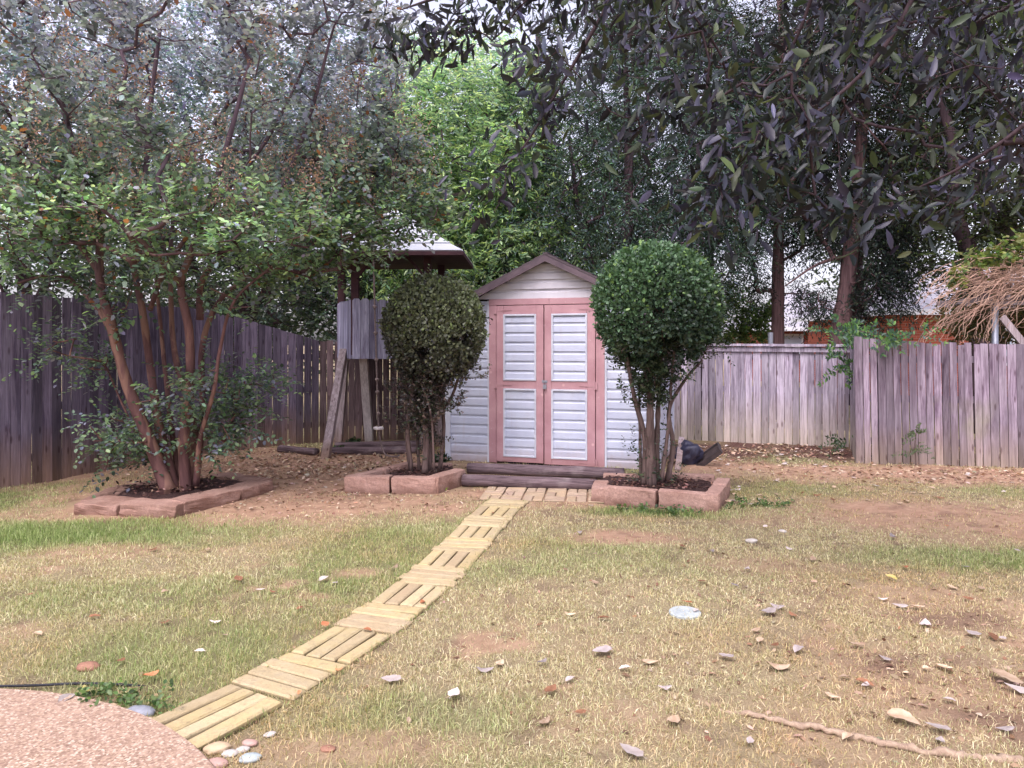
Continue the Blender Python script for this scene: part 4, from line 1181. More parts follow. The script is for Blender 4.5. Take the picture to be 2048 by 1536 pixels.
def lobes(spec, n):
    return np.concatenate([ellipsoid(max(6, int(n * r[0] * r[2] * 1.2)), px(u, v, Y), r, 0.1) for (u, v, Y, r) in spec])


make_tree('cedar_tree', 'cedar with a straight bare reddish trunk standing left of the other two trunks', 'tree', bC,
          [([bC, bC + (0.0, 0, 2.2), bC + (0.02, 0, 4.2), bC + (0.1, 0, 7.0), bC + (0, 0, 9)], 0.165, 0.05)],
          np.concatenate([ellipsoid(430, bC + np.array([0.1, -0.1, 6.8]), (2.6, 1.8, 2.9), 0.2, 0.8, 0.38, 2.0),
                          lobes([(1480, 470, 14.6, (.45, .4, .8)), (1500, 380, 14.6, (.7, .5, .5)), (1600, 470, 15, (.5, .4, .35)), (1620, 590, 15, (.45, .3, .25)), (1520, 560, 15, (.25, .3, .35)), (1410, 420, 14.5, (.5, .4, .6))], 95)]),
          dict(twigs=7, k=12, tl=0.42, L=0.085, W=0.022, palette=PALC, up=0.0, droop=0.6, w=[4, 3, 1.5, 1.5]), M_bark_cedar, M_needle, tpl=DIA, tip=0.007, cap=0.045)
bD = px(1700, 690, 14.0); bD[2] = 0
make_tree('cedar_tree', 'thick dark leaning cedar trunk with ragged hanging foliage behind the vine on the fence', 'tree', bD,
          [([bD + (-.3, 0, 0), bD + (-.2, 0, 1.6), bD + (-.05, 0, 2.7), bD + (0.1, 0, 4.2), bD + (0.3, 0, 6.5), bD + (0.2, 0, 8.5)], 0.22, 0.06), ([bD + (0, 0, 3.4), bD + (0.9, -.2, 3.9), bD + (1.7, -.3, 3.7)], 0.05, 0.015), ([bD + (0, 0, 3.2), bD + (-.7, -.2, 3.0), bD + (-1.3, -.2, 2.6)], 0.04, 0.012)],
          np.concatenate([ellipsoid(420, bD + np.array([0.3, -0.1, 6.2]), (2.4, 1.5, 2.8), 0.2, 0.8, 0.38, 7.0),
                          lobes([(1640, 600, 14, (.4, .3, .3)), (1760, 560, 13.8, (.7, .4, .6)), (1790, 460, 13.8, (.7, .4, .6)), (1640, 430, 14, (.5, .4, .5)), (1730, 640, 13.9, (.4, .3, .25)), (1800, 540, 13.8, (.45, .3, .4))], 90)]),
          dict(twigs=7, k=12, tl=0.42, L=0.085, W=0.024, palette=PALC, up=0.0, droop=0.6, w=[4, 3, 1.5, 1.5]), M_bark_cedar, M_needle, tpl=DIA, tip=0.007, cap=0.045)
PALO = [(0.022, 0.032, 0.018), (0.045, 0.065, 0.028), (0.08, 0.11, 0.035), (0.03, 0.028, 0.025)]
bO = px(1950, 690, 12.6); bO[2] = 0
make_tree('oak_tree', 'dark crooked oak trunk bending left above the vine covered arbor', 'tree', bO,
          [([bO + (.15, 0, 0), bO + (0.1, 0, 1.6), bO + (-.05, 0, 2.9), bO + (-.35, 0, 3.8), bO + (-.4, 0, 5.0), bO + (-.9, 0, 6.5)], 0.20, 0.06), ([bO + (-.35, 0, 3.7), bO + (.2, -.2, 4.6), bO + (.6, -.3, 5.8)], 0.09, 0.03)],
          np.concatenate([ellipsoid(300, bO + np.array([0.2, -0.3, 5.9]), (2.3, 1.6, 2.3), 0.2, 0.9, 0.42, 3.0), lobes([(1880, 540, 12.5, (.5, .4, .35)), (2010, 430, 12.4, (.6, .4, .5)), (1860, 400, 12.4, (.6, .4, .4))], 90)]),
          dict(twigs=6, k=10, tl=0.36, L=0.075, W=0.036, palette=PALO, up=0.1, w=[4, 3, 1.5, 1.5]), M_bark_dark, M_leaf, tip=0.006, cap=0.05)
bO2 = px(2010, 690, 15.0); bO2[2] = 0
make_tree('oak_tree', 'slanting oak trunk at the far right edge behind the arbor', 'tree', bO2,
          [([bO2 + (-.35, 0, 0), bO2 + (-.2, 0, 2.2), bO2 + (0, 0, 3.6), bO2 + (0.5, 0, 5.5), bO2 + (0.6, 0, 7)], 0.20, 0.06)],
          np.concatenate([ellipsoid(260, bO2 + np.array([0.6, 0, 6.0]), (2.6, 1.6, 2.6), 0.2, 0.9, 0.40, 13.0), lobes([(1960, 600, 15, (.7, .4, .5)), (2060, 620, 14.5, (.6, .4, .7))], 80)]),
          dict(twigs=6, k=10, tl=0.40, L=0.085, W=0.042, palette=PALO, up=0.1, w=[3, 3, 2, 1]), M_bark_dark, M_leaf, tip=0.006, cap=0.05)
# trees left, behind the crape myrtle
PALB = [(0.020, 0.034, 0.030), (0.035, 0.055, 0.042), (0.06, 0.085, 0.065), (0.045, 0.05, 0.06)]


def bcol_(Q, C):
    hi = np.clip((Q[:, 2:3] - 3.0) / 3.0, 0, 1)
    return C * (2.0 + 2.8 * hi) * (1 + hi * np.array([0.12, 0.02, 0.65]))  # higher leaves coloured paler and bluer, painting haze into the foliage


for lab, b, cc_, rr_, sd_ in (('dark leafy tree behind the left fence, at the far left edge', (-8.3, 12.5, 0), (-8.0, 12.5, 4.6), (2.3, 1.6, 3.4), 4.0),
                              ('dark leafy tree behind the crape myrtle, left of the fence corner', (-5.2, 14.2, 0), (-5.2, 13.9, 4.8), (2.4, 1.5, 3.6), 6.0),
                              ('dark leafy tree filling the gap behind the fort roof', (-3.0, 14.6, 0), (-3.1, 14.2, 4.3), (1.6, 1.3, 3.5), 8.0)):
    b = np.array(b, float)
    make_tree('leafy_tree', lab, 'tree', b, [([b, b + (0.1, 0, 2), b + (-.1, 0, 4), b + (.2, 0, 6.5)], 0.16, 0.04), ([b + (0, 0, 1.6), b + (.9, -.2, 3.4), b + (1.2, -.2, 5)], 0.08, 0.03), ([b + (0, 0, 1.4), b + (-.9, -.2, 3.2), b + (-1.2, -.2, 5)], 0.08, 0.03)],
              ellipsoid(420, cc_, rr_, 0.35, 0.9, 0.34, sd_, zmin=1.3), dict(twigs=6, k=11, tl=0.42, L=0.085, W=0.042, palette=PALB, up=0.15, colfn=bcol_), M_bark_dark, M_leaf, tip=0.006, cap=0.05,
              group='leafy trees behind the left fence')
# pale sapling behind the capped fence
bS = px(1478, 690, 17.0); bS[2] = 0
make_tree('young_tree', 'small pale green young tree between the right topiary and the bare cedar trunk', 'tree', bS,
          [([bS, bS + (0, 0, 1.2), bS + (.1, 0, 2.4)], 0.05, 0.02)],
          np.concatenate([lobes([(1470, 650, 17, (.75, .6, .5)), (1450, 600, 17, (.5, .5, .35)), (1510, 640, 17, (.4, .4, .4))], 130)]),
          dict(twigs=6, k=11, tl=0.32, L=0.08, W=0.036, palette=[(0.13, 0.20, 0.08), (0.20, 0.28, 0.10), (0.10, 0.18, 0.09)], up=0.2), M_bark_dark, M_leaf)
# far trees closing the view
for i, (X_, Y_, z_, r_) in enumerate(((-9, 24, 4.5, (5, 2.5, 4.5)), (0.5, 27, 4.5, (5.5, 2.5, 4.2)), (19.5, 34, 4.2, (5, 2.5, 4.2)), (24, 27, 4.4, (4, 2.5, 4.4)))):
    b = np.array([X_, Y_, 0.0])
    make_tree('distant_tree', ['hazy tree seen far behind the left fence', 'hazy tree seen far behind the shed', 'hazy tree far behind the left brick house', 'hazy tree far behind the right brick house'][i], 'tree', b,
              [([b, b + (0, 0, 2), b + (.2, 0, 5)], 0.25, 0.08)], ellipsoid(260, (X_, Y_, z_), r_, 0.4, 0.5, 0.38, i * 3.0),
              dict(twigs=5, k=9, tl=0.9, L=0.24, W=0.13, palette=[(0.04, 0.06, 0.04), (0.07, 0.10, 0.06), (0.09, 0.12, 0.07)], up=0.1), M_bark_dark, M_leaf, tip=0.012, cap=0.1, step=0.5)

# ================================================================== overhanging tree (large hanging leaves, near the camera)
M_leaf_big = leaf_mat('large_glossy_leaf', 0.25, 0.42, 0.35)
bG = np.array([4.7, 2.7, 0.0])
Lb = None
bu = [700, 800, 900, 1000, 1060, 1150, 1250, 1350, 1430, 1550, 1700, 1850, 2048, 2300]
bv_ = [25, 55, 90, 130, 180, 200, 220, 250, 310, 350, 390, 390, 430, 500]
Ag = []
while len(Ag) < 640:
    u = 740 + (2280 - 740) * random.random() ** 0.72; v = -160 + 720 * random.random() ** 1.25
    if v < np.interp(u, bu, bv_) - 40 and not (u < 1000 and v < -60):
        dpt = random.uniform(3.6, 6.8) if u > 1050 else random.uniform(4.4, 5.8)
        p = px(u, v, dpt)
        if fbm(np.array([u * 0.011]), np.array([v * 0.005]), 2)[0] > 0.36 + 0.16 * max(0, v) / 450: Ag.append(p)
for (u, v, d_, n_) in ((1425, 415, 3.8, 7), (1440, 370, 3.9, 8), (1490, 280, 3.7, 8), (1690, 420, 3.9, 7), (1620, 250, 3.7, 8), (1560, 340, 3.8, 6), (985, 410, 4.6, 2), (1005, 360, 4.6, 2), (1040, 300, 4.6, 3), (1100, 210, 4.5, 8), (1290, 240, 4.3, 8), (1400, 200, 4.0, 8), (860, 70, 4.9, 8), (800, 50, 5.0, 6), (940, 60, 4.8, 8), (1730, 390, 3.9, 6), (1850, 400, 3.9, 8)):
    for k in range(n_): Ag.append(px(u + random.gauss(0, 26), v + random.gauss(0, 16), d_ + random.uniform(-.15, .15)))
Ag = np.array(Ag)
gtr = [([bG, bG + (-.05, .1, 1.4), bG + (-.2, .3, 2.6), px(2150, -420, 3.4), px(1800, -330, 3.8), px(1500, -200, 4.1), px(1200, -110, 4.5), px(980, -40, 4.8), px(800, 20, 5.0)], 0.17, 0.004),
       ([px(1950, -370, 3.6), px(1850, -60, 3.7), px(1740, 130, 3.8), px(1560, 280, 3.9), px(1440, 370, 3.9)], 0.018, 0.003),
       ([px(1300, -140, 4.35), px(1170, 90, 4.5), px(1110, 190, 4.6), px(1050, 290, 4.6), px(1000, 340, 4.6)], 0.014, 0.003),
       ([bG + (-.2, .3, 2.5), px(2250, 0, 3.4), px(2080, 220, 3.6), px(1930, 330, 3.8), px(1780, 400, 4.0)], 0.022, 0.003),
       ([px(1700, -290, 3.9), px(1600, 60, 4.2), px(1500, 200, 4.4)], 0.016, 0.004)]


def gleaf(lv):
    pass


t = thing('overhanging_tree', 'tree with long dark drooping leaves whose branches hang in from the upper right', 'tree', bG)
mb = MB(); polys = []
for P, r0, r1 in gtr:
    Sx = spline(P, 8); polys.append(Sx); mb.tube(Sx, np.linspace(r0, r1, len(Sx)), 8)
X, par, nt = grow(polys, Ag, 0.12, wander=0.7)
bv2, bf2 = branch_mesh(X, par, nt, 0.0022, 0.42, cap=0.02); b = len(mb.v)
obj('trunk', raw_mesh('trunk', np.concatenate([np.array(mb.v), bv2]), mb.f + (bf2 + b).tolist(), smooth=True), M_bark_dark, t, True)
lv = Leaves(LONG)
for rep in range(13):
    n = len(Ag)
    P = Ag + rng.standard_normal((n, 3)) * np.array([0.10, 0.09, 0.08])
    D = rng.standard_normal((n, 3)) * np.array([0.7, 0.7, 0.4]) + np.array([-0.2, 0, -0.75])
    N = rng.standard_normal((n, 3)); N[:, 2] += 0.3
    s = 0.65 + 0.6 * rng.random(n)
    wv = (0.75 + 0.5 * rng.random(n)); lv.add(P, D, N, 0.100 * s, 0.030 * s * wv, pick_cols(n, [(0.026, 0.034, 0.036), (0.055, 0.055, 0.090), (0.050, 0.068, 0.036), (0.020, 0.018, 0.030), (0.10, 0.13, 0.06)], 0.3, [3, 2.2, 1.8, 2.2, .35]))
lv.build('crown', M_leaf_big, t)

# ================================================================== play fort
FT = np.array([-1.95, 10.75, 0.0])
fort = thing('play_fort', 'raised wooden play fort with pale roof and picket railing in the back corner', 'playhouse', FT)
M_fort = wood_mat('fort_pickets', (0.13, 0.11, 0.18), (0.40, 0.39, 0.50), stain=(0.3, 0.25, 0.25), stain_z=0.02, pale=(0.50, 0.50, 0.62))
M_fortdark = simple_noise_mat('red_brown_stain', (0.035, 0.014, 0.020), (0.085, 0.036, 0.042), 6, 0.7)
M_pale = wood_mat('bleached_post', (0.34, 0.30, 0.30), (0.60, 0.56, 0.55), stain=(0.42, 0.34, 0.29), stain_z=0.3)
M_roofw = NT('pale_roof_boards'); M_roofw = M_roofw.done(M_roofw.mix(M_roofw.noise(M_roofw.coord((3, 30, 30)), 1.0, 4), (0.36, 0.38, 0.43), (0.54, 0.56, 0.60)), 0.6)
FZ = 1.36
# deck corners: front left, front right, back right, back left
fl, frr, brr, bll = np.array([-2.20, 10.22]), np.array([-1.12, 10.10]), np.array([-1.02, 11.15]), np.array([-2.62, 11.18])
dk = MB(); dk.add([(*fl, FZ), (*frr, FZ), (*brr, FZ), (*bll, FZ), (*fl, FZ - .05), (*frr, FZ - .05), (*brr, FZ - .05), (*bll, FZ - .05)],
                  [(0, 1, 2, 3), (7, 6, 5, 4), (0, 4, 5, 1), (1, 5, 6, 2), (2, 6, 7, 3), (3, 7, 4, 0)], (0.4, 0.4, 0))
dk.build('deck', M_wood_plain, fort, True)
for (p, q, tl_) in ((fl, frr, 'front'), (bll, fl, 'left'), (frr, brr, 'right'), (brr, bll, 'back')):
    m = MB(); d = q - p; L = np.linalg.norm(d); d /= L; n_ = np.array([d[1], -d[0]]); k = max(4, int(round(L / 0.125))); wd_ = L / k
    for i in range(k):
        a = p + d * (i * wd_ + 0.003) + n_ * 0.022; b_ = p + d * ((i + 1) * wd_ - 0.004) + n_ * 0.022
        zt = 2.13 + random.uniform(-.01, .015); z0 = 1.31; e = 0.028
        prof = [(0, z0), (1, z0), (1, zt - e), (0.78, zt), (0.22, zt), (0, zt - e)]
        V = [(*(a + (b_ - a) * t_), z) for t_, z in prof] + [(*((a + (b_ - a) * t_) - n_ * 0.018), z) for t_, z in prof]
        m.add(V, [tuple(range(6)), tuple(reversed(range(6, 12)))] + [(i2, 6 + i2, 6 + (i2 + 1) % 6, (i2 + 1) % 6) for i2 in range(6)], (0.25 + 0.6 * random.random(), random.random(), 0))
    m.build('picket_panel', M_fort, fort, True)
for i, (p, r_) in enumerate(((fl, 1), (frr, 1), (brr, 1), (bll, 1))):
    m = MB(); q = p + (np.array([-1.7, 10.7]) - p) * 0.06
    m.bar((q[0], q[1], FZ + 0.002), (q[0], q[1], 2.80), 0.10, 0.10, (0.5, .5, 0)); m.build('roof_post', M_fortdark, fort, True)
    if i in (0, 1):
        m = MB(); sg = 1 if i == 0 else -1
        m.bar((q[0] + 0.02 * sg, q[1] - 0.06, 2.42), (q[0] + 0.32 * sg, q[1] - 0.06, 2.76), 0.08, 0.035); m.build('knee_brace', M_fortdark, fort, True)
# pyramid roof with lapped boards
ap = np.array([-1.70, 10.72, 3.46]); EZ = 2.74
ev = [np.array([-2.68, 9.82, EZ]), np.array([-0.66, 9.78, EZ]), np.array([-0.62, 11.6, EZ]), np.array([-2.68, 11.65, EZ])]
m = MB()
for i in range(4):
    a, b_ = ev[i], ev[(i + 1) % 4]; nb = 6
    nn = np.cross(b_ - a, ap - a); nn /= np.linalg.norm(nn)
    for k in range(nb):
        t0, t1 = k / nb, (k + 1) / nb - 0.0
        q = [a + (ap - a) * t0, b_ + (ap - b_) * t0, b_ + (ap - b_) * t1, a + (ap - a) * t1]
        lo_, hi_ = nn * 0.022, nn * 0.006
        V = [q[0] + lo_, q[1] + lo_, q[2] + hi_, q[3] + hi_, q[0], q[1], q[2], q[3]]
        m.add(V, [(0, 1, 2, 3), (0, 4, 5, 1), (1, 5, 6, 2), (3, 7, 4, 0)] + ([(7, 6, 5, 4)]))
rf_ = m.build('roof', M_roofw, fort, True)
m = MB()
for i in range(4):
    a, b_ = ev[i], ev[(i + 1) % 4]
    m.bar(tuple(a + (0, 0, -.025)), tuple(b_ + (0, 0, -.025)), 0.03, 0.05)
m.build('fascia', M_fortdark, rf_, True)
m = MB(); m.add([tuple(e + (0, 0, -0.045)) for e in ev], [(3, 2, 1, 0)]); m.build('soffit', M_fortdark, rf_, True)
# legs
for (p, q, w_, mt_) in ((gp(740, 893), W(726, 700, 10.6), 0.115, M_pale), (gp(650, 917), W(688, 700, 10.55), 0.105, M_wood_plain), (gp(676, 893), W(690, 720, 11.1), 0.105, M_wood_plain), ((-1.08, 10.95, 0), (-1.08, 10.95, FZ - .06), 0.1, M_wood_plain), ((-1.2, 10.2, 0), (-1.2, 10.2, FZ - .06), 0.1, M_wood_plain)):
    m = MB(); p = np.array(p); p[2] = -0.04; m.bar(tuple(p), tuple(q), w_, w_ * 0.9, (0.6, random.random(), 0)); m.build('leg', mt_, fort, True, bevel=0.004)
# knotted rope
rp = thing('climbing_rope', 'knotted climbing rope with a small disc seat hanging in front of the fort', 'rope', gp(760, 905))
M_rope = simple_noise_mat('weathered_rope', (0.10, 0.07, 0.07), (0.28, 0.22, 0.20), 60, 0.9)
YR = 9.85
m = MB(); m.tube(spline([px(747, 520, YR), px(749, 600, YR), px(752, 700, YR), px(757, 850, YR), px(763, 890, YR), px(770, 908, YR - .05), (px(785, 912, YR - .1) * [1, 1, 0] + [0, 0, .03]), (px(797, 905, YR) * [1, 1, 0] + [0, 0, .02])], 14), 0.012, 6)
m.build('rope', M_rope, rp, True, smooth=True)
for v in (615, 667, 720, 760, 785, 828):
    bm = bmesh.new(); bmesh.ops.create_uvsphere(bm, u_segments=10, v_segments=7, radius=0.027)
    for q in bm.verts: q.co.x *= 1 + 0.25 * math.sin(q.co.z * 120); q.co.z *= 1.15
    me = bpy.data.meshes.new('knot'); bm.to_mesh(me); bm.free(); me.transform(Matrix.Translation(px(np.interp(v, [520, 600, 700, 850], [747, 749, 752, 757]), v, YR)))
    obj('knot', me, M_rope, rp, True)
c_ = px(757, 856, YR); m = MB()
m.tube([c_ + (0, 0, -.02), c_ + (0, 0, -.014), c_ + (0, 0, .01), c_ + (0, 0, .016)], [0.055, 0.068, 0.068, 0.058], 20); m.build('disc_seat', M_pale, rp, True)
# sandbox timbers at the fort's foot
timber((-2.52, 10.55, .06), (-1.25, 10.75, .06), 0.06, 'dark weathered timber lying under the fort, rear one', group='timbers under the fort')
timber((-2.60, 10.12, .05), (-1.32, 10.22, .05), 0.06, 'dark weathered timber lying under the fort, front one', group='timbers under the fort')
timber((-3.25, 10.35, .05), (-2.65, 10.05, .05), 0.055, 'short timber lying at the foot of the left fence by the fort', group='timbers under the fort')

# ================================================================== houses beyond
brk = NT('red_brick'); bco = brk.n('TexBrick'); brk.l(brk.coord(), bco.inputs['Vector'])
for k_2, v_2 in (('Color1', (0.42, 0.10, 0.055, 1)), ('Color2', (0.30, 0.075, 0.045, 1)), ('Mortar', (0.45, 0.38, 0.33, 1))): bco.inputs[k_2].default_value = v_2
bco.inputs['Scale'].default_value = 4.5; bco.inputs['Mortar Size'].default_value = 0.012; bco.inputs['Row Height'].default_value = 0.33; bco.inputs['Brick Width'].default_value = 0.95
mpn = brk.n('Mapping'); mpn.inputs['Rotation'].default_value = (R(90), 0, 0)
brk.l(brk.n('TexCoord').outputs['Object'], mpn.inputs[0]); brk.l(mpn.outputs[0], bco.inputs['Vector'])
M_brick = brk.done(bco.outputs[0], 0.9)
M_hroof = simple_noise_mat('grey_house_roof', (0.30, 0.29, 0.33), (0.40, 0.39, 0.43), 3, 0.9)
M_white = simple_noise_mat('white_house_trim', (0.68, 0.70, 0.74), (0.78, 0.79, 0.82), 5, 0.6, bstr=0.05)
gl = NT('window_glass'); M_glass = gl.done(gl.mix(gl.noise(gl.coord(), 2), (0.35, 0.42, 0.50), (0.55, 0.62, 0.70)), 0.12, spec=0.6)


def house(label, x0, x1, y0, y1, zw, zr, wins, rz=0.0):
    t = thing('brick_house', label, 'house', ((x0 + x1) / 2, y0, 0))
    m = MB(); m.box((x0, y0, -0.1), (x1, y1, zw)); m.build('wall', M_brick, t, True)
    m = MB(); e = 0.45; ym = (y0 + y1) / 2
    a = [(x0 - e, y0 - e, zw - .05), (x1 + e, y0 - e, zw - .05), (x1 + e, y1 + e, zw - .05), (x0 - e, y1 + e, zw - .05), (x0 + 2.4, ym, zr), (x1 - 2.4, ym, zr)]
    m.add(a, [(0, 1, 5, 4), (1, 2, 5), (2, 3, 4, 5), (3, 0, 4), (3, 2, 1, 0)]); r = m.build('roof', M_hroof, t, True)
    m = MB(); m.box((x0 - e - .03, y0 - e - .03, zw - .19), (x1 + e + .03, y0 - e, zw - .03)); m.box((x0 - e - .03, y0 - e, zw - .19), (x0 - e, y1 + e, zw - .03)); m.build('gutter', M_white, r, True)
    for (a, b_, c, d) in wins:
        m = MB(); y = y0 - .05; f = 0.07
        m.box((a, y, c), (a + f, y0 + .02, d)); m.box((b_ - f, y, c), (b_, y0 + .02, d)); m.box((a + f, y, c), (b_ - f, y0 + .02, c + f)); m.box((a + f, y, d - f), (b_ - f, y0 + .02, d)); m.box((a + f, y + .005, (c + d) / 2 - .02), (b_ - f, y0 + .02, (c + d) / 2 + .02))
        wn = m.build('window', M_white, t, True)
        m = MB(); m.box((a + f, y0 - .02, c + f), (b_ - f, y0 - .012, d - f)); m.build('pane', M_glass, wn, True)
    return t


house('low orange brick house with a broad grey roof seen between the cedar trunks', 10.3, 15.2, 30, 36, 2.25, 4.0, [(12.6, 13.6, 0.9, 1.95), (10.9, 11.8, 0.9, 1.95)])
house('orange brick house wall seen behind the arbor at the right', 11.2, 18.0, 21.5, 28, 2.55, 4.2, [(13.6, 14.6, 0.9, 2.0)])
pl = obj('metal_post', (lambda m: (m.tube([(0, 0, 0), (0, 0, 1.72)], 0.045, 14), raw_mesh('metal_post', m.v, m.f))[1])(MB()), M_steel, loc=px(1541, 690, 13.0) * [1, 1, 0])
tag(pl, 'short blue-grey steel post standing just behind the capped fence', 'post')

# ================================================================== arbor with tangled vine
AR = px(1990, 690, 9.9) * [1, 1, 0]
arb = thing('arbor', 'wooden arbor top on a blue-grey steel post behind the right fence', 'arbor', AR)
m = MB(); m.tube([(AR[0], AR[1], 0), (AR[0], AR[1], 2.02)], 0.042, 14); m.build('post', M_steel, arb, True, smooth=True)
m = MB(); m.tube([(AR[0] + 1.6, AR[1] + .2, 0), (AR[0] + 1.6, AR[1] + .2, 2.02)], 0.042, 14); m.build('post', M_steel, arb, True, smooth=True)
m = MB(); m.bar((AR[0] - .12, AR[1], 2.06), (AR[0] + 1.9, AR[1] + .2, 2.06), 0.09, 0.05, (0.4, .3, 0)); m.bar((AR[0] - .12, AR[1] + 1.0, 2.06), (AR[0] + 1.9, AR[1] + 1.2, 2.06), 0.09, 0.05, (0.4, .6, 0)); m.build('beam', M_wood_plain, arb, True)
for k in range(5):
    m = MB(); x = AR[0] + 0.05 + k * 0.42; m.bar((x, AR[1] - .2, 2.13), (x, AR[1] + 1.4, 2.13), 0.04, 0.07, (0.4, .3, 0)); m.build('rafter', M_wood_plain, arb, True)
bd = MB(); bd.bar(W(2004, 634, 9.6), W(2085, 735, 9.6), 0.09, 0.03, (0.8, .3, 0), up=(0, 1, 0)); o_ = bd.build('leaning_board', M_wood_plain)
tag(o_, 'loose grey board leaning diagonally by the steel post at the right edge', 'board')
vt = thing('vine', 'huge tangle of bare tan vine stems arching over the arbor at the right edge', 'vine', AR + np.array([0.5, 0, 0]))
M_tend = simple_noise_mat('dry_vine_stem', (0.30, 0.17, 0.13), (0.52, 0.36, 0.27), 3, 0.85)
m = MB()
for k in range(150):
    u1 = random.uniform(1830, 2040); y_ = 9.75 + random.uniform(-.35, .7)
    s_ = px(random.uniform(2000, 2200), random.uniform(510, 600), y_ + .2)
    e_ = px(u1, 520 + random.uniform(30, 175) , y_ - .1)
    mid = (s_ + e_) / 2 + np.array([random.uniform(-.25, .25), 0, random.uniform(-0.05, 0.45)])
    q3 = e_ * 0.75 + mid * 0.25 + np.array([0, 0, random.uniform(0.05, 0.15)])
    m.tube(spline([s_, mid, q3, e_], 6) + rng.standard_normal((19, 3)) * 0.012, np.linspace(0.0055, 0.0026, 19), 4, caps=False)
m.build('stem', M_tend, vt, True)
lv = Leaves(HEX)
Av = np.concatenate([ellipsoid(13, px(1990, 515, 9.7), (.5, .3, .10), .1), ellipsoid(10, px(2050, 495, 9.7), (.3, .3, .12), .1), ellipsoid(4, px(1900, 555, 9.7), (.25, .2, .05), .1)])
sprays(lv, Av, nrm(rng.standard_normal(Av.shape)), 4, 8, 0.16, 0.07, 0.04, [(0.07, 0.12, 0.04), (0.14, 0.20, 0.06), (0.19, 0.20, 0.07)], up=0.2)
Av = np.concatenate([ellipsoid(60, px(2020, 640, 10.6), (.6, .4, .35), .1), ellipsoid(30, px(1930, 650, 10.4), (.4, .4, .3), .1)])
sprays(lv, Av, nrm(rng.standard_normal(Av.shape)), 4, 9, 0.18, 0.07, 0.03, [(0.05, 0.06, 0.025), (0.10, 0.10, 0.04), (0.14, 0.10, 0.05)], up=0.0)
lv.build('leaf_cluster', M_leaf, vt)

# ================================================================== climbing vine on the fence
def pinnate(lv, stems, pal, L=0.075, W_=0.034, pairs=5, sp=0.045):
    """compound leaves: each stem (p, dir, length) carries pairs of leaflets"""
    for (p, d, ln) in stems:
        d = nrm(np.array(d)); sdv = nrm(np.cross(d, np.array([0, -1.0, 0.25]))); nrm_ = np.array([0, -0.8, 0.6])
        t_ = np.linspace(0.25, 1, pairs)
        P = np.array(p) + d * ln * t_[:, None] + np.array([0, 0, -1]) * (ln * 0.35 * t_[:, None] ** 2)
        for sg in (1, -1):
            D = d * 0.5 + sdv * sg * 0.9 + rng.standard_normal((pairs, 3)) * 0.15
            lv.add(P, D, np.tile(nrm_, (pairs, 1)) + rng.standard_normal((pairs, 3)) * 0.4, L * (1.1 - 0.4 * t_), W_ * (1.1 - 0.4 * t_), pick_cols(pairs, pal, 0.18))
        lv.add(P[-1:], d[None], nrm_[None], L, W_, pick_cols(1, pal))


def fence_vine(label, spots, pal, name='vine', stemline=None, L=0.075):
    t = thing(name, label, name, np.array(spots[0][0]) * [1, 1, 0])
    for (c, r, n) in spots:
        c = np.array(c); lv = Leaves(HEX)
        st_ = [(c + rng.standard_normal(3) * np.array(r) * 0.5, (random.uniform(-1, 1), random.uniform(-.7, -.1), random.uniform(-.3, .6)), random.uniform(.14, .3)) for _ in range(n)]
        pinnate(lv, st_, pal, L, L * 0.45); lv.build('leaf_cluster', M_leaf, t)
    if stemline is not None:
        m = MB(); m.tube(spline(stemline, 6), 0.006, 6); m.build('stem', M_bark_priv, t, True)


PV = [(0.06, 0.14, 0.06), (0.10, 0.22, 0.07), (0.16, 0.30, 0.09), (0.06, 0.12, 0.09)]
fence_vine('leafy green trumpet vine spilling over the top of the fence where the sections meet',
           [(px(1700, 665, 10.0), (.30, .2, .12), 22), (px(1680, 725, 10.2), (.16, .1, .22), 14), (px(1730, 670, 9.6), (.16, .1, .1), 10), (px(1665, 655, 10.4), (.2, .2, .08), 8)], PV,
           stemline=[(4.75, 10.35, 0.0), (4.72, 10.2, 0.8), px(1690, 670, 10.0), px(1740, 665, 9.5)])
fence_vine('small bright green sprig hanging over the near fence top, right of the big vine', [(px(1783, 680, 9.3), (.08, .05, .12), 8), (px(1765, 672, 9.32), (.1, .05, .05), 4)], PV, stemline=[px(1775, 660, 9.5), px(1783, 690, 9.27), px(1785, 712, 9.24)])
fence_vine('thin pale sprig on the near fence top, the farthest right of the fence vines', [(px(1835, 668, 9.25), (.12, .05, .06), 6)], PV, L=0.06, stemline=[px(1850, 660, 9.4), px(1838, 680, 9.2), px(1836, 690, 9.18)])
fence_vine('small faded weed climbing the lower boards of the near fence', [(px(1832, 870, 9.12), (.05, .04, .14), 9), (px(1830, 905, 9.1), (.06, .04, .05), 5)], [(0.09, 0.13, 0.07), (0.13, 0.17, 0.09)], name='weed', L=0.045, stemline=[px(1832, 930, 9.15), px(1830, 890, 9.14), px(1834, 850, 9.14)])
fence_vine('low dark weed growing at the foot of the fence step', [(px(1683, 885, 10.0), (.14, .08, .06), 9)], [(0.05, 0.08, 0.05), (0.08, 0.12, 0.06)], name='weed', L=0.06)

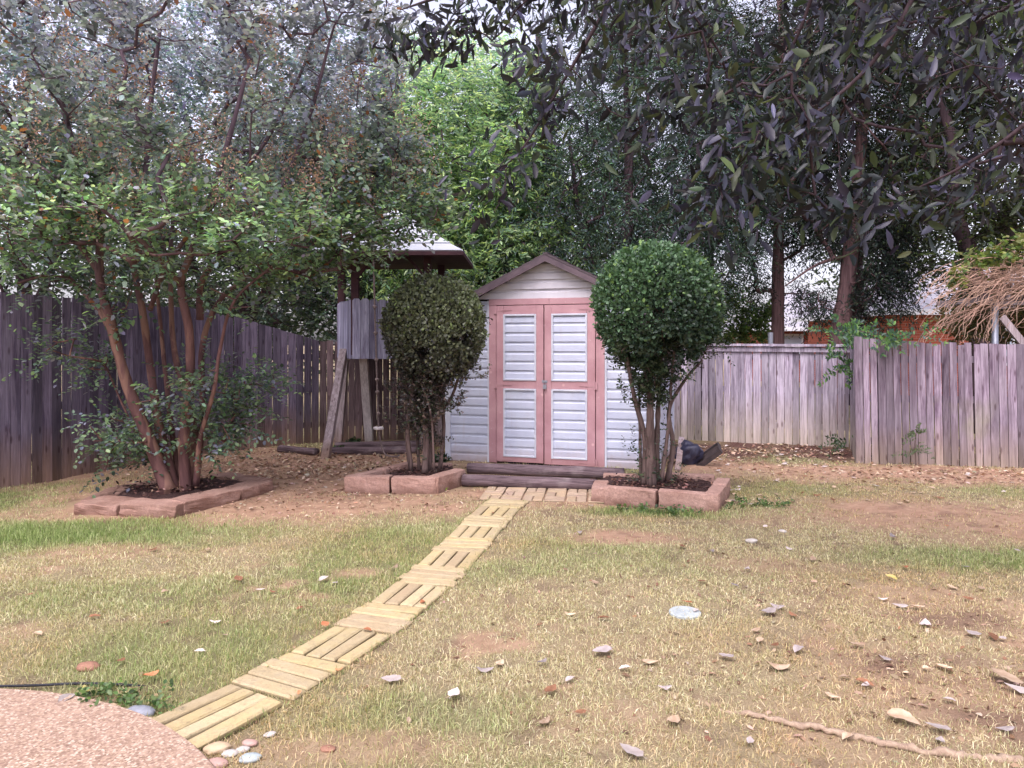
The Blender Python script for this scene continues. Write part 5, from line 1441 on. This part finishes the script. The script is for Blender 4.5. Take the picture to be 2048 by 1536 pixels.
# ================================================================== things beside the shed
def lump(name, c, r, seed, mat, label, cat, rot=(0, 0, 0), amp=0.25, box=0.0):
    bm = bmesh.new(); bmesh.ops.create_icosphere(bm, subdivisions=4, radius=1.0)
    for v in bm.verts:
        d = v.co.normalized()
        if box:
            m_ = max(abs(d.x), abs(d.y), abs(d.z)); d2 = d / m_; v.co = d.lerp(d2, box)
        k = n3(np.array([[d.x, d.y, d.z]]) * 1.6 + seed, 1.3)[0] - 0.5
        k2 = n3(np.array([[d.x, d.y, d.z]]) * 5 + seed, 1.3)[0] - 0.5
        v.co *= 1 + amp * 2 * k + amp * 0.5 * k2
        v.co = Vector((v.co.x * r[0], v.co.y * r[1], max(v.co.z * r[2], -r[2] * 0.8)))
    me = bpy.data.meshes.new(name); bm.to_mesh(me); bm.free()
    me.polygons.foreach_set('use_smooth', np.ones(len(me.polygons), dtype=bool))
    o = obj(name, me, mat, loc=c); o.rotation_euler = rot
    return tag(o, label, cat) if label else o


M_navy = simple_noise_mat('navy_plastic_bag', (0.012, 0.012, 0.03), (0.05, 0.05, 0.09), 5, 0.35, 25, 0.6, 0.02, 0.5)
lump('plastic_bag', (2.22, 9.35, 0.12), (0.15, 0.16, 0.16), 4.0, M_navy, 'dark navy plastic bag slumped beside the right wall of the shed', 'bag', (0.2, 0.5, 0.3), 0.3, 0.35)
cr = thing('wire_crate', 'dark flat mesh tray tipped up against the navy bag beside the shed', 'tray', (2.47, 9.25, 0.0))
m = MB(); Mx = Matrix.Translation((2.47, 9.25, 0.10)) @ Matrix.Rotation(R(-40), 4, 'Y') @ Matrix.Rotation(R(-15), 4, 'Z')
for k in range(9): m.box((-0.16 + k * 0.04 - .006, -0.14, 0), (-0.16 + k * 0.04 + .006, 0.14, 0.012), M=Mx)
for k in range(8): m.box((-0.166, -0.14 + k * 0.04 - .006, 0.013), (0.166, -0.14 + k * 0.04 + .006, 0.024), M=Mx)
m.build('mesh_panel', simple_noise_mat('grey_brown_plastic', (0.05, 0.04, 0.04), (0.13, 0.10, 0.10), 8, 0.7), cr, True)
m = MB(); m.box((-0.18, -0.16, -.01), (0.18, -0.142, 0.05), M=Mx); m.box((-0.18, 0.142, -.01), (0.18, 0.16, 0.05), M=Mx); m.box((-0.18, -.14, -.01), (-0.168, .14, 0.05), M=Mx); m.box((0.168, -.14, -.01), (0.18, .14, 0.05), M=Mx)
m.build('rim', M_dark, cr, True)
lb = MB(); lb.bar((1.96, 8.75, 0.02), (2.20, 9.6, 0.30), 0.02, 0.07, (0.9, .2, 0), up=(1, 0, 0)); tag(lb.build('loose_board', M_wood_plain), 'pale loose board propped against the right wall of the shed', 'board')

# ================================================================== small things on the lawn
dc = thing('drain_cover', 'round pale grey drain cover set in the lawn right of centre', 'drain cover', gp(1370, 1228))
M_conc = simple_noise_mat('pale_concrete', (0.28, 0.32, 0.32), (0.46, 0.50, 0.50), 25, 0.85)
P0 = gp(1370, 1228); m = MB(); m.tube([P0 + (0, 0, -.03), P0 + (0, 0, .012), P0 + (0, 0, .018)], [0.088, 0.088, 0.080], 36); m.build('disc', M_conc, dc, True)
m = MB(); m.tube([P0 + (0, 0, .0185), P0 + (0, 0, .022)], [0.025, 0.023], 20); m.build('knob', M_conc, dc, True)
# surface root
M_root = bark_mat('pale_root', (0.26, 0.18, 0.13), (0.46, 0.35, 0.25), 12, 40)
rt = spline([gp(1420, 1424, -.01), gp(1500, 1428, .008), gp(1600, 1448, .012), gp(1720, 1472, .010), gp(1850, 1500, .012), gp(1980, 1515, .006), gp(2100, 1528, -.012)], 10)
m = MB(); m.tube(rt + rng.standard_normal(rt.shape) * 0.004 - np.array([0, 0, .004]), np.linspace(0.010, 0.017, len(rt)) * (1 + 0.18 * rng.standard_normal(len(rt))), 8); o_ = m.build('tree_root', M_root, smooth=True); tag(o_, 'long pale tree root surfacing across the lawn at the lower right', 'root')
hs_ = spline([gp(-80, 1374, .012), gp(60, 1371, .015), gp(160, 1367, .02), gp(240, 1369, .014), gp(300, 1374, .0)], 10)
m = MB(); m.tube(hs_, 0.006, 8); tag(m.build('drip_hose', simple_noise_mat('black_hose', (0.012, 0.012, 0.016), (0.03, 0.03, 0.04), 10, 0.5), smooth=True), 'thin black hose lying on the grass just above the patio', 'hose')

# stones along the patio edge
M_st = [simple_noise_mat('stone_%s' % n_, a_, b_, 12, 0.8) for n_, a_, b_ in (('grey', (0.16, 0.17, 0.20), (0.33, 0.34, 0.38)), ('tan', (0.38, 0.28, 0.17), (0.56, 0.44, 0.29)), ('pink', (0.36, 0.22, 0.18), (0.50, 0.34, 0.29)), ('white', (0.36, 0.33, 0.29), (0.54, 0.50, 0.45)), ('brown', (0.20, 0.10, 0.065), (0.35, 0.19, 0.13)), ('blue', (0.25, 0.30, 0.31), (0.45, 0.50, 0.50)))]
stones = [(278, 1427, .072, 0, 'smooth flat grey river stone at the patio edge left of the path'), (294, 1443, .045, 1, 'small yellow stone tucked below the grey river stone'),
          (222, 1416, .05, 1, 'tan stone half hidden in weeds at the patio edge'), (122, 1402, .038, 2, 'pinkish stone at the patio edge near the black hose'),
          (100, 1399, .03, 3, 'small whitish stone at the patio edge near the black hose'), (177, 1334, .065, 4, 'long red-brown stone lying in the grass above the hose'),
          (434, 1497, .055, 1, 'tan stone touching the near end of the path'), (460, 1506, .035, 3, 'white stone right of the near end of the path'),
          (485, 1498, .032, 3, 'pale stone, the farther right of two beside the path end'), (500, 1485, .035, 2, 'mauve stone beside the nearest path bricks'),
          (540, 1467, .028, 3, 'tiny white stone right of the nearest path bricks'), (500, 1516, .045, 5, 'bluish grey stone at the bottom edge right of the path'),
          (432, 1528, .05, 2, 'pink-brown stone at the bottom edge touching the patio'), (656, 1497, .035, 4, 'round brown stone in the lawn at the bottom'),
          (1503, 1080, .055, 3, 'white rounded stone in the lawn before the dirt patch'), (1565, 1060, .04, 3, 'small flat white stone in the lawn left of the dirt patch')]
for i, (u, v, r_, k, lab) in enumerate(stones):
    p = gp(u, v + 4); lump('stone', (p[0], p[1], r_ * 0.16), (r_ * 0.85, r_ * 0.55, r_ * 0.34), i * 3.7, M_st[k], lab, 'stone', (0, 0, random.uniform(-.6, .6)), 0.12)

# ------------------------------------------------------------------ fallen leaves: real objects, copies share meshes
def leaf_mesh(seed, L=0.11, W_=0.06, curl=0.4, cup=0.3):
    rr = random.Random(seed); nx_, ny_ = 8, 5; V = []; Fs = []
    for i in range(nx_ + 1):
        t_ = i / nx_; half = W_ / 2 * (math.sin(math.pi * min(1, t_ ** 0.75)) ** 0.8 if 0 < t_ < 1 else 0.04) * (1 + rr.uniform(-.12, .12))
        ang_ = curl * (t_ - 0.5) * 2
        for j in range(ny_):
            s_ = (j / (ny_ - 1) - 0.5) * 2
            x = L * (t_ - .5); y = half * s_
            z = cup * abs(s_) ** 1.6 * half * 1.6 + L * 0.5 * curl * (t_ - 0.5) ** 2 * 2 + rr.uniform(-.0025, .0025) + 0.02 * curl * s_ * (t_ - .5)
            V.append((x, y, z + 0.006))
    for i in range(nx_):
        for j in range(ny_ - 1): Fs.append((i * ny_ + j, (i + 1) * ny_ + j, (i + 1) * ny_ + j + 1, i * ny_ + j + 1))
    b = len(V); V += [(-L * .5 - .02, .001, .008), (-L * .5 - .02, -.001, .008), (-L * .5, -.0015, .008), (-L * .5, .0015, .008)]; Fs.append((b, b + 1, b + 2, b + 3))
    return raw_mesh('fallen_leaf', V, Fs, smooth=True)


def dry_leaf_mat(name, c0, c1):
    t_ = NT(name); oi = t_.n('ObjectInfo'); n_ = t_.noise(t_.coord(), 30, 4)
    c = t_.mix(t_.ramp(n_, [(0.3, 0), (0.7, 1)]), c0, c1)
    k = t_.math('ADD', t_.math('MULTIPLY', oi.outputs['Random'], 0.6), 0.65); cb = t_.n('CombineColor'); [t_.l(k, cb.inputs[i]) for i in range(3)]
    return t_.done(t_.mix(1.0, c, cb.outputs[0], 'MULTIPLY'), 0.75, n_, 0.3, 0.003, 0.2)


LM = {'tan': dry_leaf_mat('tan_dry_leaf', (0.36, 0.24, 0.15), (0.55, 0.42, 0.30)), 'pale': dry_leaf_mat('pale_leaf_underside', (0.42, 0.35, 0.32), (0.58, 0.51, 0.47)),
      'brown': dry_leaf_mat('brown_dry_leaf', (0.16, 0.075, 0.04), (0.30, 0.15, 0.085)), 'grey': dry_leaf_mat('grey_dry_leaf', (0.24, 0.20, 0.19), (0.40, 0.35, 0.33)),
      'yellow': dry_leaf_mat('yellow_dry_leaf', (0.50, 0.40, 0.10), (0.62, 0.52, 0.22)), 'rust': dry_leaf_mat('rust_leaf', (0.38, 0.13, 0.055), (0.50, 0.22, 0.11))}
protos = {}
for kk in LM:
    protos[kk] = []
    for s_, (cu, cp) in enumerate(((0.22, 0.1), (-0.18, 0.2), (0.4, 0.05), (0.08, -0.1), (0.25,-0.25))):
        me = leaf_mesh(s_ * 7 + len(kk), curl=cu, cup=cp); me.materials.append(LM[kk]); protos[kk].append(me)


def drop(u, v, kk, size, lab, group=None, z=0.0, rz=None, tilt=0.16):
    p = gp(u, v); o = bpy.data.objects.new('fallen_leaf', random.choice(protos[kk])); COL.objects.link(o)
    k = size * 0.72 / 0.11; o.scale = (k, k, k)
    o.rotation_euler = (random.uniform(-tilt, tilt), random.uniform(-tilt, tilt), random.uniform(0, 6.28) if rz is None else rz)
    o.location = (p[0], p[1], gz(p[0], p[1]) + 0.010 + z)
    return tag(o, lab, 'leaf', group)


special = [(782, 1374, 'pale', .13, 'large pale pink leaf lying right of the path, the nearer to the bricks'), (908, 1404, 'pale', .12, 'torn pale pink leaf lying right of the path, farther from the bricks'),
           (135, 1411, 'pale', .13, 'large cream leaf lying on the patio edge'), (170, 1393, 'yellow', .09, 'yellow leaf at the patio edge next to the cream leaf'), (301, 1368, 'rust', .11, 'rust brown leaf at the end of the black hose'),
           (652, 1262, 'rust', .10, 'rust leaf on the left edge of the path'), (735, 1273, 'rust', .08, 'rust leaf on the path between two brick squares'), (845, 1214, 'rust', .07, 'rust leaf on the path bricks farther up'),
           (678, 1352, 'rust', .05, 'tiny orange leaf on the right edge of the path'), (598, 1401, 'rust', .04, 'tiny orange leaf right of the near path bricks'), (648, 1162, 'pale', .11, 'whitish curled leaf alone in the left lawn'),
           (790, 1139, 'tan', .10, 'tan leaf in the grass just left of the middle of the path'), (478, 1170, 'brown', .13, 'dark brown crumpled leaf in the left lawn'), (985, 1031, 'brown', .06, 'brown leaf on the bricks near the shed'),
           (1203, 1312, 'grey', .17, 'large grey-mauve leaf lying in the lawn below the drain cover'), (1374, 1214, 'rust', .08, 'orange leaf lying on the drain cover'), (1392, 1229, 'pale', .07, 'white leaf at the right rim of the drain cover'),
           (1556, 1343, 'tan', .15, 'large torn tan leaf in the lower right lawn'), (1596, 1308, 'grey', .12, 'grey upright curled leaf in the lower right lawn'), (1850, 1253, 'pale', .13, 'curled pale leaf at the right beside dark soil'),
           (1808, 1450, 'tan', .17, 'big ragged tan leaf above the surface root'), (1874, 1470, 'pale', .13, 'smooth beige leaf just right of the big ragged leaf'), (2012, 1368, 'tan', .20, 'long orange-tan leaf at the right edge of the photo, upper of two'),
           (2040, 1393, 'pale', .16, 'cream leaf at the right edge of the photo, lower of two'), (1262, 1522, 'pale', .14, 'cream leaf cut by the bottom edge of the photo'), (1102, 1392, 'brown', .12, 'dark brown round leaf right of the two pale pink leaves'),
           (1085, 1332, 'grey', .09, 'dark grey leaf left of the large grey-mauve leaf'), (1810, 1140, 'rust', .10, 'red leaf beside the dirt patch on the right'), (1782, 1160, 'yellow', .11, 'yellow-green leaf below the red leaf on the right'),
           (1785, 1078, 'grey', .12, 'dark grey upright leaf at the lower edge of the dirt patch'), (1862, 963, 'brown', .15, 'reddish brown curled leaf on bare soil before the near fence'), (1985, 1020, 'yellow', .09, 'lime green leaf on the dirt patch at the right'),
           (1535, 1237, 'grey', .14, 'dark grey curled leaf right of the drain cover'), (1549, 1300, 'brown', .07, 'dark round leaf left of the upright grey leaf')]
for (u, v, kk, s_, lab) in special: drop(u, v, kk, s_, lab, z=0.012 if kk != 'rust' or u > 1000 else 0.022)
rl = [(1160, 1072), (1365, 1103), (1424, 1110), (1578, 1105), (1626, 1126), (1495, 1146), (1403, 1170), (1190, 1174), (1468, 1177), (1627, 1173), (1687, 1176), (1140, 1228), (1207, 1240), (1555, 1222), (1585, 1240),
      (1510, 1268), (1520, 1288), (1712, 1300), (1665, 1395), (1690, 1362), (1770, 1326), (1730, 1375), (1887, 1342), (1900, 1346), (1766, 1200), (1800, 1213), (1835, 1216), (1935, 1203), (1965, 1180), (1995, 1112), (2035, 1105),
      (1930, 1138), (1905, 1178), (2005, 1280), (1950, 1272), (1985, 1276), (1855, 1345), (1900, 1410), (1730, 1380), (1250, 1345), (1140, 1365), (1300, 1330), (1452, 1322), (1000, 1330), (970, 1345), (1330, 1385), (1160, 1440), (1090, 1457), (1345, 1460), (1500, 1495), (1695, 1480), (1880, 1490), (2010, 1470)]
for (u, v) in rl: drop(u, v, random.choice(['pale', 'tan', 'tan', 'tan', 'grey', 'brown', 'brown']), random.uniform(.07, .12), 'small curled dry leaf scattered over the right half of the lawn', 'dry leaves scattered on the right lawn', z=0.008)
for (u, v) in [(60, 1195), (400, 1312), (330, 1190), (545, 1190), (520, 1188), (670, 1170), (330, 1250), (305, 1105), (415, 1105), (190, 1242), (240, 1330), (430, 1250), (75, 1275), (600, 1225)]:
    drop(u, v, random.choice(['pale', 'tan', 'brown']), random.uniform(.06, .09), 'small dry leaf scattered over the left lawn', 'dry leaves scattered on the left lawn', z=0.008)
for k in range(70):
    u = random.uniform(1420, 2040); v = random.uniform(940, 1010); drop(u, v, random.choice(['tan', 'tan', 'pale', 'brown']), random.uniform(.07, .12), 'dry tan leaf lying on the soil before the right fences', 'dry leaves before the right fences')
for k in range(26):
    u = random.uniform(1390, 1690); v = random.uniform(893, 935); drop(u, v, random.choice(['tan', 'pale', 'pale']), random.uniform(.09, .14), 'pale leaf lying on the dark mulch below the capped fence', 'pale leaves on the dark mulch')
for (u, v, s_) in [(1345, 1010, .09), (1452, 992, .1), (1460, 985, .1), (1395, 985, .11), (1180, 1018, .08), (1490, 1010, .08), (1530, 1060, .08), (1440, 950, .09)]:
    drop(u, v, 'pale', s_, 'pale leaf lying around the right topiary bed', 'pale leaves around the right bed', z=0.02)

# leaf litter nobody could count
def litter(name, region, n, size, pal, zoff=0.012):
    lv = Leaves(HEX); pts = []
    while len(pts) < n:
        x, y = region(); pts.append((x, y))
    P = np.array(pts); z = gheight(P[:, 0], P[:, 1]) + zoff
    Q = np.stack([P[:, 0], P[:, 1], z], -1)
    s_ = size * (0.5 + rng.random(n))
    D = rng.standard_normal((n, 3)) * np.array([1, 1, .25]); N = np.array([0, 0, 1.0]) + rng.standard_normal((n, 3)) * 0.35
    lv.add(Q, D, N, s_, s_ * 0.5, pick_cols(n, pal, 0.2))
    o = lv.build(name, M_litter, None, False); return tag(o, kind='stuff')


M_litter = leaf_mat('litter_leaf', 0.1, 0.8, 0.15)


def ellreg(cx, cy, rx, ry):
    def f():
        while True:
            x, y = random.gauss(0, .45), random.gauss(0, .45)
            if x * x + y * y < 1: return cx + x * rx, cy + y * ry
    return f


LP = [(0.45, 0.31, 0.22), (0.30, 0.18, 0.12), (0.55, 0.43, 0.33), (0.20, 0.11, 0.08)]
litter('leaf_litter', ellreg(-2.5, 9.2, 2.2, 2.0), 2600, 0.045, LP); litter('leaf_litter', ellreg(-1.9, 7.2, 2.2, 0.9), 900, 0.03, LP)
litter('leaf_litter', ellreg(3.6, 10.2, 2.0, 1.2), 900, 0.05, LP); litter('leaf_litter', ellreg(5.2, 8.6, 3.0, 0.9), 900, 0.045, LP)
LQ = [(0.33, 0.22, 0.15), (0.24, 0.14, 0.09), (0.40, 0.30, 0.22), (0.16, 0.09, 0.06)]
litter('leaf_litter', ellreg(1.5, 4.5, 4.0, 3.0), 900, 0.028, LQ, 0.006); litter('leaf_litter', ellreg(2.2, 3.2, 1.6, 1.2), 500, 0.028, LQ, 0.006)
for (cx, cy, rx, ry, n) in ((-1.05, 8.05, .55, .55, 500), (1.45, 7.35, .7, .55, 700), (-3.3, 7.3, .6, .55, 500)):
    litter('mulch_chips', ellreg(cx, cy, rx, ry), n, 0.035, [(0.07, 0.035, 0.03), (0.14, 0.07, 0.055), (0.035, 0.018, 0.018), (0.24, 0.15, 0.12)], 0.125)

# ================================================================== grass
def grass(name, spec, seed):
    r2 = np.random.default_rng(seed); allV = []; allC = []
    for (y0, y1, dens, hgt, wid) in spec:
        area = (y1 - y0) * (0.72 * (y0 + y1) + 2.8); n = int(area * dens)
        y = y0 + (y1 - y0) * r2.random(n); x = (r2.random(n) * 2 - 1) * (0.72 * y + 1.4)
        d, g, m = zones(x, y)
        keep = (~on_hard(x, y)) & (r2.random(n) > np.maximum(d * 0.97, np.clip(m * 1.6, 0, 1)) ) & (r2.random(n) < np.clip(2.6 * (fbm(x * 6, y * 6, 3) - 0.20), 0.3, 1) + 0.3 * g)
        # beds, shed
        for (cx, cy, rx, ry) in ((-1.1, 8.0, .75, .7), (1.47, 7.3, .78, .62), (-3.3, 7.25, .95, .85)):
            keep &= ((x - cx) / rx) ** 2 + ((y - cy) / ry) ** 2 > 1
        x, y, d, g = x[keep], y[keep], d[keep], g[keep]; n = len(x)
        a = r2.random(n) * 6.283; tilt = np.clip(0.85 + 0.45 * r2.standard_normal(n) - 0.55 * g, 0.05, 1.45)
        h = hgt * (0.5 + r2.random(n)) * (1 + 0.6 * g)
        dx, dy, dzv = np.cos(a) * np.sin(tilt), np.sin(a) * np.sin(tilt), np.cos(tilt)
        base = np.stack([x, y, gheight(x, y) - 0.002], -1); D = np.stack([dx, dy, dzv], -1)
        S = np.stack([-np.sin(a), np.cos(a), np.zeros(n)], -1)
        # facing: twist side vector
        tw = r2.random(n)[:, None] * 2 - 1; S = nrm(S + np.cross(D, S) * tw)
        wv = (wid * (0.6 + 0.8 * r2.random(n)))[:, None]
        mid = base + D * (h * 0.55)[:, None] + np.array([0, 0, 0.004]); tip = base + D * h[:, None]
        tip[:, 2] = np.maximum(tip[:, 2] - h * 0.18 * np.sin(tilt), base[:, 2] + 0.006)
        V = np.stack([base - S * wv * .5, base + S * wv * .5, mid + S * wv * .42, mid - S * wv * .42, tip], 1)
        gr = np.clip(g * 0.95 + 0.16 + 0.22 * r2.standard_normal(n) + 0.08, 0, 1)[:, None]
        dry = np.array([(0.56, 0.48, 0.31), (0.48, 0.385, 0.25), (0.64, 0.58, 0.42), (0.40, 0.30, 0.20)])[r2.integers(0, 4, n)]
        grn = np.array([(0.18, 0.25, 0.08), (0.25, 0.32, 0.12), (0.31, 0.36, 0.16)])[r2.integers(0, 3, n)]
        pk_ = np.clip((fbm(x * 0.9 + 60, y * 0.9 + 12, 3) - 0.42) * 5, 0, 1)[:, None]; dry = dry * (1 - pk_ * np.array([0.06, 0.20, 0.26]))
        C = 1.28 * (dry * (1 - gr) + grn * gr) * (0.62 + 0.6 * r2.random((n, 1)))
        allV.append(V.reshape(-1, 3)); allC.append(np.repeat(C, 5, axis=0))
    V = np.concatenate(allV); C = np.concatenate(allC); n = len(V) // 5
    tri = np.arange(n)[:, None] * 5
    # one quad and one tip triangle per blade -> use triangles only
    Fs = np.concatenate([tri + np.array([0, 1, 2]), tri + np.array([0, 2, 3]), tri + np.array([3, 2, 4])])
    o = obj(name, raw_mesh(name, V, Fs, C), M_grass); return tag(o, 'short dry grass with greener patches growing over the yard', 'grass', kind='stuff')


M_grass = leaf_mat('grass_blade', 0.3, 0.6, 0.2)
grass('grass', [(2.2, 4.0, 16500, 0.025, 0.0024), (4.0, 6.0, 11000, 0.025, 0.0031), (6.0, 8.5, 6500, 0.025, 0.0038), (8.5, 11.2, 2000, 0.03, 0.0052)], 5)

jr = np.random.default_rng(3); jv = Leaves(DIA); jp = []
for (p_, d_, n_4, L_4) in path_frames:
    k_4 = 110; a_4 = jr.random(k_4) * L_4; side_ = np.where(jr.random(k_4) < .5, jr.normal(0.0, .012, k_4), jr.normal(.355, .014, k_4))
    jp.append(np.stack([p_[0] + d_[0] * a_4 + n_4[0] * side_, p_[1] + d_[1] * a_4 + n_4[1] * side_, np.full(k_4, .008)], -1))
jp = np.concatenate(jp); n_5 = len(jp)
jv.add(jp, jr.standard_normal((n_5, 3)) + np.array([0, 0, .9]), jr.standard_normal((n_5, 3)), 0.022 + 0.02 * jr.random(n_5), 0.004, pick_cols(n_5, [(0.30, 0.34, 0.14), (0.45, 0.38, 0.22), (0.20, 0.26, 0.09)]))
tag(jv.build('path_edge_grass', M_grass, None, False), 'thin grass creeping over the edges of the brick path', 'grass', kind='stuff')

# small broad-leaved weeds
def weeds(label, spots, n, L, pal, name='weed'):
    p0 = gp(*spots[0]); t = thing(name, label, 'weed', p0)
    for (u, v) in spots:
        lv = Leaves(HEX); p = gp(u, v); A_2 = np.stack([p[0] + rng.standard_normal(n) * 0.05, p[1] + rng.standard_normal(n) * 0.04, np.full(n, 0.01)], -1)
        sprays(lv, A_2, np.tile([0, 0, 1.0], (n, 1)), 2, 5, 0.05, L * 0.8, L * 0.5, pal, up=0.45)
        lv.build('leaf_cluster', M_leaf, t)


GW = [(0.11, 0.19, 0.07), (0.17, 0.27, 0.10), (0.10, 0.16, 0.07)]
weeds('low green weeds along the front of the right topiary bed', [(1240, 1022), (1275, 1024), (1300, 1026), (1330, 1028), (1345, 1030), (1380, 1030)], 7, 0.035, GW)
weeds('low green weeds on the right of the right topiary bed', [(1480, 1010), (1510, 1014), (1545, 1016), (1470, 1020), (1560, 1012)], 6, 0.035, GW)
weeds('green weeds at the patio edge by the grey river stone', [(250, 1408), (215, 1402), (265, 1414), (320, 1420), (190, 1396)], 7, 0.028, GW)
weeds('tiny bright green weed growing between blocks of the left bed', [(876, 952 + 30)], 8, 0.035, [(0.25, 0.40, 0.05)])
weeds('dark weeds growing at the foot of the fort legs', [(712, 885), (668, 903), (705, 890)], 14, 0.05, [(0.04, 0.08, 0.04), (0.06, 0.10, 0.05)])
weeds('dark green seedlings at the left corner of the shed', [(878, 925), (890, 922)], 18, 0.06, [(0.035, 0.06, 0.035), (0.05, 0.09, 0.045)])
